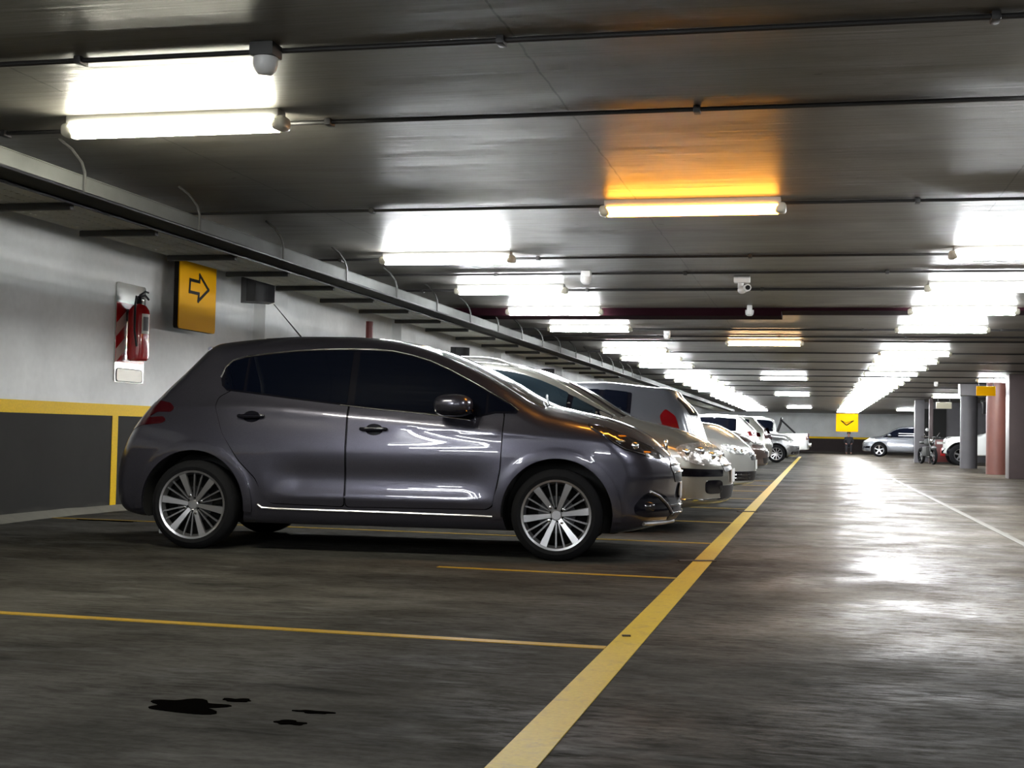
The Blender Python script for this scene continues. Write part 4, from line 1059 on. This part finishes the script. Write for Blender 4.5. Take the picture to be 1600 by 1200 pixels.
tag(MB().ellip((4.16, 53.1, 1.30), (.13, .13, .13), 2).tube([(4.16, 53.1, 1.3), (4.25, 53.3, 1.3)], .02).build('wall_lamp', M['white_plastic']), 'small white globe on the slim dark post', 'lamp')
# red cabinet with a pale frame
k = tag(empty('red_cabinet', (4.72, 53.6, 0)), 'dark red cabinet with a pale metal frame below the dark opening', 'cabinet')
MB().box((0, 0, .48), (.78, .5, .90), .02).build('cabinet_body', mat('dark_red_panel', (.14, .03, .028), .3), k)
MB().box((-.05, -.26, .80), (.26, .02, .09), .01).build('white_label', M['white_plastic'], k)
fr = MB()
for a, b in (((-.42, .05), (-.42, 1.0)), ((-.42, 1.0), (.42, 1.0)), ((-.42, .05), (.42, .05)), ((.42, .05), (.42, 1.0))): fr.tube([(a[0], -.27, a[1]), (b[0], -.27, b[1])], .018, 6)
fr.span((-.4, -.24, 0), (.4, .2, .04)); fr.build('metal_frame', M['galv'], k)
fr = MB().box((.1, -.26, .45), (.3, .02, .3), .01); fr.build('red_panel', M['red'], k)
# ------------------------------------------------------------------ the parked cars
TH = .0907
root, B = make_car(sp1, M['paint1'], (-4.201, 8.396+.86, 0), TH, 'dark grey metallic five-door hatchback nearest the viewer, with tinted windows', res=(150, 12, 56, 30))
root.location = (-4.201-math.sin(TH)*.86, 8.396+math.cos(TH)*.86, 0)
finish_car1(root, B)

P2 = car_paint('champagne_silver', (.36, .36, .32), .7, .28, .15)
P3 = car_paint('slate_grey', (.10, .105, .12), .5, .3, .2)
P4 = car_paint('silver_white', (.55, .55, .52), .5, .3, .1)
P5 = car_paint('brown_grey', (.12, .085, .075), .6, .3, .2)
P6 = car_paint('white_paint', (.74, .75, .74), 0., .3, .02)
P8 = car_paint('silver_grey', (.20, .205, .21), .7, .3, .15)
def reflectors(root, B, pts):
    hl = [o for o in root.children if o.name.split('.')[0] == 'headlight']
    for i, sg in enumerate((-1, 1)):
        for x, z, s_ in pts:
            p = B.project([(x, z)], 'side', sg, .004)[0]
            MB().ellip(tuple(p), (.085*s_, .014, .07*s_), 2.2, 16, 10).build('reflector_bowl', M['reflector'], hl[i])
def nose_out(sp, paint, X, Ynear, label, **k):
    nx = sp['wheels'][1]; fo = max(p[1] for p in sp['xf'])
    rf = k.pop('refl', None); r, b = make_car(sp, paint, (X-fo, Ynear+sp['hw'], 0), k.pop('rz', 0), label, **k); plates(r, b)
    if rf: reflectors(r, b, rf)
    return r
def nose_in(sp, paint, X, Ynear, label, **k):
    ro = -min(p[1] for p in sp['xr'])
    r, b = make_car(sp, paint, (X-ro, Ynear+sp['hw'], 0), PI+k.pop('rz', 0), label, **k); plates(r, b); return r

tp2 = [(-.95, 1.22), (-.5, 1.40), (-.05, 1.48), (.6, 1.525), (1.17, 1.52), (1.50, 1.495), (1.73, 1.445), (1.935, 1.37), (2.06, 1.315), (2.24, 1.22), (2.43, 1.11), (2.60, 1.025), (2.79, .975), (3.03, .915), (3.17, .862), (3.335, .778), (3.40, .71), (3.6, .55)]
s2 = std_spec(ro=.85, wb=2.66, fo=.86, H=1.525, hw=.87, cowl=(2.58, 1.04), roof=(.2, 1.55), nose=.70, hood=.93, belt=(1.0, .98), top=tp2, rails=True, wr=.315, gm=M['glass_blue'], bot=.20, g=.05, pillars=(-.05, 1.0, 2.12), rz_top=.085, dlo=(-.3, 2.50),
              head=[(3.07, .745), (3.12, .775), (3.27, .80), (3.36, .765), (3.42, .70), (3.43, .61), (3.28, .60), (3.14, .64)])
s2['strips'] += [('bumper_strip', [(2.98, .30), (3.30, .30), (3.45, .30)], 'side', .010, M['chrome'], .004)]
s2['side_patches'].append(('bumper_gap', rounded([(3.08, .50), (3.46, .50), (3.46, .56), (3.10, .575)], .01), M['trimblack']))
s2['side_patches'].append(('fog_lamp_recess', rounded([(3.33, .35), (3.46, .35), (3.46, .47), (3.33, .47)], .04), M['trimblack']))
s2['mirror'] = (2.02, 1.0)
nose_out(s2, P2, -.75, 11.45, 'champagne silver estate car with roof rails directly behind the dark grey hatchback', refl=[(3.16, .71, .9), (3.27, .72, 1.1), (3.36, .68, 1.)], res=(110, 10, 36, 20))
s3 = std_spec(ro=.72, wb=2.52, fo=.8, H=1.44, hw=.83, cowl=(2.1, 1.0), roof=(-.05, 1.1), belt=(1.0, .95), wr=.30, g=.05, pillars=(.45, 1.15), gm=M['glass'], dlo=(.12, 1.95), H2=1.39,
              tail=[(-.42, .88), (-.24, .92), (-.19, 1.06), (-.25, 1.14), (-.36, 1.06)])
nose_in(s3, P3, -1.10, 13.9, 'slate grey hatchback parked nose to the wall, one red tail light showing', res=(90, 10, 30, 18))
s4 = std_spec(ro=.75, wb=2.62, fo=.88, H=1.50, hw=.89, cowl=(2.3, 1.10), roof=(.1, 1.15), nose=.72, hood=.965, g=.05, wr=.315, belt=(1.0, .96),
              head=[(3.08, .755), (3.15, .765), (3.30, .735), (3.42, .67), (3.38, .625), (3.25, .64), (3.15, .69)])
s4['side_patches'].append(('lower_intake', rounded([(3.16, .30), (3.44, .30), (3.45, .42), (3.22, .42)], .03), M['trimblack']))
s4['strips'] += [('intake_bar', [(3.18, .34), (3.44, .34)], 'side', .006, M['chrome'], .008), ('intake_bar', [(3.20, .38), (3.44, .38)], 'side', .006, M['chrome'], .008)]
nose_out(s4, P4, -.77, 16.72, 'silvery white hatchback with its nose to the lane, third headlight along the row', refl=[(3.26, .695, .6), (3.34, .68, .6)], res=(90, 10, 30, 18))
s5 = std_spec(ro=.7, wb=2.5, fo=.8, H=1.42, hw=.84, g=.08, nose=.66, hood=.84, head=[(2.75, .76), (3.05, .76), (3.22, .68), (3.18, .60), (2.95, .63)])
nose_out(s5, P5, -1.02, 28.5, 'low brownish car of which only the rounded nose shows past the silvery white one', res=(60, 8, 22, 12))
s6 = std_spec(ro=.74, wb=2.55, fo=.82, H=1.52, hw=.88, g=.07, belt=(1.02, .95), pillars=(.2, 1.05), tail=[(-.72, .88), (-.40, .90), (-.32, .99), (-.42, 1.03), (-.68, 1.0)])
nose_in(s6, P6, -1.55, 38.0, 'white hatchback parked nose to the wall with a dark side window and red tail light', res=(70, 8, 26, 14))
s7 = std_spec(ro=.78, wb=2.6, fo=.82, H=1.58, hw=.89, g=.07, belt=(1.02, .96), pillars=(.2, 1.05), tail=[(-.76, .80), (-.56, .80), (-.50, 1.12), (-.62, 1.2), (-.70, 1.0)], tail_m=M['tail_dark'], wr=.33)
nose_in(s7, P2, -1.40, 43.2, 'pale beige car parked nose to the wall beyond the white hatchback, tall tail light', res=(60, 8, 22, 12))
s8 = std_spec(ro=.9, wb=2.5, fo=.78, H=1.44, hw=.85, g=.06, nose=.66, hood=.90, rear='sedan', belt=(.92, .88), roof=(.25, 1.05), head=[(2.62, .80), (2.85, .81), (3.10, .74), (3.22, .66), (3.15, .60), (2.95, .64), (2.75, .71)], head_m=M['lamp_clear'], style='ten', crh=.02)
s8['side_patches'].append(('fog_lamp_recess', rounded([(2.98, .30), (3.22, .30), (3.20, .40), (3.02, .40)], .03), M['trimblack']))
nose_out(s8, P8, -.58, 47.0, 'silver saloon with its nose out in the lane, last before the white pickup', refl=[(2.95, .74, .9), (3.08, .71, .8)], res=(60, 8, 24, 14))
# white pickup, tail towards the lane
tp = [(-1.4, 1.06), (-1.1, 1.09), (-.4, 1.09), (.10, 1.10), (.18, 1.20), (.32, 1.66), (.46, 1.76), (1.2, 1.80), (2.1, 1.74), (2.6, 1.45), (2.95, 1.16), (3.3, 1.12), (3.8, 1.04), (4.02, .92), (4.3, .7)]
s9 = std_spec(ro=1.22, wb=3.08, fo=.9, H=1.80, hw=.93, cowl=(2.95, 1.16), roof=(.5, 2.0), belt=(1.14, 1.12), nose=.85, hood=1.04, rear='upright', top=tp, wr=.38, rim=.22, bot=.32, g=.08, dlo=(.34, 2.75), pillars=(1.35,), rz_top=.14,
              tail=[(-1.21, .80), (-1.08, .80), (-1.08, 1.08), (-1.20, 1.08)], doors=True)
s9['patches'] = [q for q in s9['patches'] if q[0] != 'rear_window']
s9['doors'] = [('rear_door', [(.5, .62), (1.34, .5), (1.34, 1.10), (.5, 1.10)]), ('front_door', [(1.36, .5), (2.5, .5), (2.62, 1.08), (1.36, 1.10)])]
s9['handles'] = [(.75, 1.0), (1.6, 1.0)]
pk = nose_in(s9, P6, -.30, 59.0, 'white double cab pickup with a black sports bar behind the cab, tail to the lane', cat='pickup truck', name='pickup_truck', res=(70, 8, 26, 14))
MB().tube([(.20, -.80, 1.08), (.05, -.74, 1.50), (.0, -.62, 1.74), (.0, .62, 1.74), (.05, .74, 1.50), (.20, .80, 1.08)], .04, 8).tube([(.03, -.74, 1.68), (-.38, -.80, 1.30), (-.6, -.80, 1.10)], .035, 8).tube([(.03, .74, 1.68), (-.38, .80, 1.30), (-.6, .80, 1.10)], .035, 8).build('sports_bar', M['black'], pk)
MB().box((-1.25, 0, .58), (.12, 1.5, .16), .04).build('rear_bumper', M['chrome'], pk)
# silver crossover at the far end, facing left
s10 = std_spec(ro=.85, wb=2.7, fo=.9, H=1.62, hw=.92, cowl=(2.62, 1.10), roof=(.1, 1.55), nose=.78, hood=.98, belt=(1.04, 1.0), wr=.36, rim=.24, g=.07, style='five', bot=.24,
               head=[(2.85, .93), (3.15, .92), (3.45, .84), (3.55, .76), (3.42, .74), (3.05, .80)], head_m=mat('bright_headlamp', (.9, .9, .88), .08, .6, coat=1))
s10['side_patches'].append(('lower_intake', rounded([(3.05, .44), (3.5, .44), (3.48, .54), (3.10, .56)], .03), M['trimblack']))
make_car(s10, car_paint('dark_silver', (.17, .18, .20), .6, .3, .15), (2.35+3.6, 70.5+.92, 0), PI-.10, 'silver grey crossover facing left in front of the far white wall', res=(60, 8, 24, 14))
# white off-roader behind the round columns, facing left
tj = [(-.9, 1.70), (-.7, 1.76), (.0, 1.80), (1.1, 1.79), (1.25, 1.74), (1.62, 1.24), (1.72, 1.15), (2.2, 1.13), (2.7, 1.10), (2.86, 1.04), (3.2, .7)]
s11 = std_spec(ro=.70, wb=2.42, fo=.55, H=1.80, hw=.85, cowl=(1.66, 1.17), roof=(-.3, 1.15), belt=(1.14, 1.12), nose=.95, hood=1.08, rear='upright', top=tj, wr=.38, rim=.22, bot=.36, g=.08, dlo=(-.6, 1.45), pillars=(.35,), rz_top=.12, doors=False,
               head=[(2.70, .86), (2.86, .84), (2.88, 1.0), (2.74, 1.02)], style='five', crh=0)
s11['side_patches'].append(('bumper_cover', rounded([(2.80, .42), (3.0, .42), (2.98, .62), (2.75, .62)], .02), M['trimblack']))
s11['arch'] = .47; s11['lip'] = .03
make_car(s11, P6, (4.55+2.97, 50.2+.85, 0), PI, 'white off-road vehicle standing half hidden behind the round columns', res=(60, 8, 24, 14), cat='off-road vehicle', name='off_road_vehicle')

# motorcycle between the silver car and the dark post
mc = tag(empty('motorcycle', (4.06, 51.6, 0), -PI/2+.25), 'silver and black motorcycle seen from the front beside the narrow grey pier', 'motorcycle')
for x, nm in ((.68, 'front_wheel'), (-.66, 'rear_wheel')):
    w = MB().lathe([(.23, -.04), (.28, -.055), (.305, -.03), (.31, 0), (.305, .03), (.28, .055), (.23, .04)], 40, 'y', (x, 0, .31), True).build(nm, M['tyre'], mc)
    r_ = MB().lathe([(.0, -.04), (.05, -.04), (.05, .04), (0, .04)], 20, 'y', (x, 0, .31))
    for k in range(5):
        a = 2*PI*k/5; r_.tube([(x, 0, .31), (x+.24*math.cos(a), 0, .31+.24*math.sin(a))], .014, 6)
    r_.build('spokes', M['satin'], w)
MB().tube([(.68, -.09, .31), (.42, -.09, .98)], .025, 8).tube([(.68, .09, .31), (.42, .09, .98)], .025, 8).build('fork', M['chrome'], mc)
MB().ellip((.15, 0, .82), (.55, .30, .26), 2.6).build('fuel_tank', M['galv'], mc); MB().ellip((-.35, 0, .80), (.65, .26, .12), 2.8).build('seat', M['black'], mc)
MB().box((.05, 0, .48), (.45, .3, .36), .06).tube([(.1, .16, .3), (-.3, .18, .25), (-.85, .18, .32)], [.03, .03, .05]).build('engine', M['galv_dark'], mc)
MB().ellip((.56, 0, .88), (.16, .2, .2), 2.2).build('headlight', M['reflector'], mc)
MB().tube([(.36, -.36, 1.02), (.42, -.15, 1.03), (.42, .15, 1.03), (.36, .36, 1.02)], .015, 8).tube([(.42, -.2, 1.03), (.44, -.3, 1.18)], .008).tube([(.42, .2, 1.03), (.44, .3, 1.18)], .008).build('handlebar', M['chrome'], mc)
MB().ellip((.68, 0, .62), (.5, .16, .14), 2.2).build('front_fender', P8, mc)

# ---- a seated person far off below the yellow sign
def skin_fig(name, joints, edges, material, parent, sub=2):
    me = bpy.data.meshes.new(name); me.from_pydata([j[:3] for j in joints], edges, [])
    o = bpy.data.objects.new(name, me); COL.objects.link(o)
    sk = o.modifiers.new('s', 'SKIN'); o.modifiers.new('u', 'SUBSURF').levels = sub
    lay = me.skin_vertices[0].data if me.skin_vertices else None
    if lay is None:
        bm = bmesh.new(); bm.from_mesh(me); bm.verts.layers.skin.verify(); bm.to_mesh(me); bm.free(); lay = me.skin_vertices[0].data
    for i, j in enumerate(joints): lay[i].radius = (j[3], j[4] if len(j) > 4 else j[3]); lay[i].use_root = (i == 0)
    dg = bpy.context.evaluated_depsgraph_get(); dg.update(); m2 = bpy.data.meshes.new_from_object(o.evaluated_get(dg)); o.modifiers.clear(); o.data = m2
    m2.materials.clear(); m2.materials.append(material)
    for p in m2.polygons: p.use_smooth = True
    o.parent = parent; return o
SKIN = mat('skin', (.42, .22, .17), .5)
DK = mat('dark_clothes', (.018, .017, .022), .8)
pr = tag(empty('person', (1.86, 80.0, 0), 0), 'person in dark clothes sitting by the far wall under the yellow hanging sign', 'person')
J = [(0, 0, .52, .15, .12), (0, 0, .72, .14, .11), (0, -.02, .95, .17, .11), (0, -.03, 1.03, .07), (0, -.06, 1.10, .055), (0, -.09, 1.22, .085, .10), (0, -.08, 1.30, .06),
     (-.10, 0, .52, .09), (-.13, -.42, .53, .07), (-.13, -.42, .30, .055), (-.13, -.40, .09, .04), (-.13, -.52, .04, .035),
     (.10, 0, .52, .09), (.13, -.42, .53, .07), (.13, -.42, .30, .055), (.13, -.40, .09, .04), (.13, -.52, .04, .035),
     (-.19, -.02, .97, .06), (-.25, -.05, .72, .045), (-.17, -.30, .62, .035), (-.13, -.37, .60, .03),
     (.19, -.02, .97, .06), (.25, -.05, .72, .045), (.17, -.30, .62, .035), (.13, -.37, .60, .03)]
Eg = [(0, 1), (1, 2), (2, 3), (3, 4), (4, 5), (5, 6), (0, 7), (7, 8), (8, 9), (9, 10), (10, 11), (0, 12), (12, 13), (13, 14), (14, 15), (15, 16), (2, 17), (17, 18), (18, 19), (19, 20), (2, 21), (21, 22), (22, 23), (23, 24)]
for i, (hx, hy, hz) in ((20, (-.13, -.37, .60)), (24, (.13, -.37, .60))):
    for q in range(5):
        a = (q-2)*.22; L = [.05, .075, .08, .075, .06][q]
        J.append((hx+math.sin(a)*.045, hy-math.cos(a)*.045, hz, .010)); J.append((hx+math.sin(a)*L, hy-math.cos(a)*L-.02, hz-.02, .008))
        Eg += [(i, len(J)-2), (len(J)-2, len(J)-1)]
skin_fig('body', J, Eg, SKIN, pr)
JC = [(j[0], j[1], j[2], (j[3]+.012), (j[4]+.012 if len(j) > 4 else j[3]+.012)) for j in J[:24]]
keep = [0, 1, 2, 3, 7, 8, 9, 10, 12, 13, 14, 15, 17, 18, 19, 21, 22, 23]; mp = {k: i for i, k in enumerate(keep)}
skin_fig('clothes', [JC[k] for k in keep], [(mp[a], mp[b]) for a, b in Eg if a in mp and b in mp], DK, pr)
MB().ellip((0, -.055, 1.26), (.215, .215, .22), 2.2).build('hair', mat('dark_hair', (.012, .010, .010), .6), pr)
MB().ellip((0, -.175, 1.18), (.03, .03, .04), 2).ellip((-.035, -.165, 1.215), (.022, .012, .014), 2).ellip((.035, -.165, 1.215), (.022, .012, .014), 2).build('face', SKIN, pr)
ch = tag(empty('chair', (1.86, 80.06, 0)), 'dark simple chair under the person at the far wall', 'chair')
MB().box((0, 0, .385), (.42, .42, .03), .01).build('seat', M['black'], ch); MB().box((0, .22, .66), (.40, .03, .34), .01).build('backrest', M['black'], ch)
for sx in (-1, 1):
    for sy in (-1, 1): MB().tube([(sx*.18, sy*.18, 0), (sx*.18, sy*.18, .38 if sy < 0 else .75)], .014, 6).build('leg', M['galv_dark'], ch)

# ------------------------------------------------------------------ world, camera, output look
w = bpy.data.worlds.new('world'); SC.world = w; w.use_nodes = True
bg = w.node_tree.nodes['Background']; bg.inputs[0].default_value = (.5, .55, .6, 1); bg.inputs[1].default_value = .02
YAW, PIT, ROL = -.2279, .037, .021
f = Vector((math.sin(YAW)*math.cos(PIT), math.cos(YAW)*math.cos(PIT), math.sin(PIT)))
r = Vector((math.cos(YAW), -math.sin(YAW), 0)); u = r.cross(f)
R = r*math.cos(ROL)+u*math.sin(ROL); U = u*math.cos(ROL)-r*math.sin(ROL)
cam = bpy.data.cameras.new('camera'); co = bpy.data.objects.new('camera', cam); COL.objects.link(co)
mw = Matrix((R, U, -f)).transposed().to_4x4(); mw.translation = (0, 0, .85); co.matrix_world = mw
cam.sensor_width = 36; cam.lens = 2056/1600*36; cam.clip_start = .05; cam.clip_end = 300
SC.camera = co
vs = SC.view_settings; vs.view_transform = 'Standard'; vs.look = 'None'; vs.exposure = EXPO; vs.gamma = 1; vs.use_curve_mapping = False
SC.cycles.max_bounces = 8; SC.cycles.diffuse_bounces = 4; SC.cycles.glossy_bounces = 4
SC.cycles.sample_clamp_indirect = 6.0; SC.cycles.caustics_reflective = False; SC.cycles.caustics_refractive = False
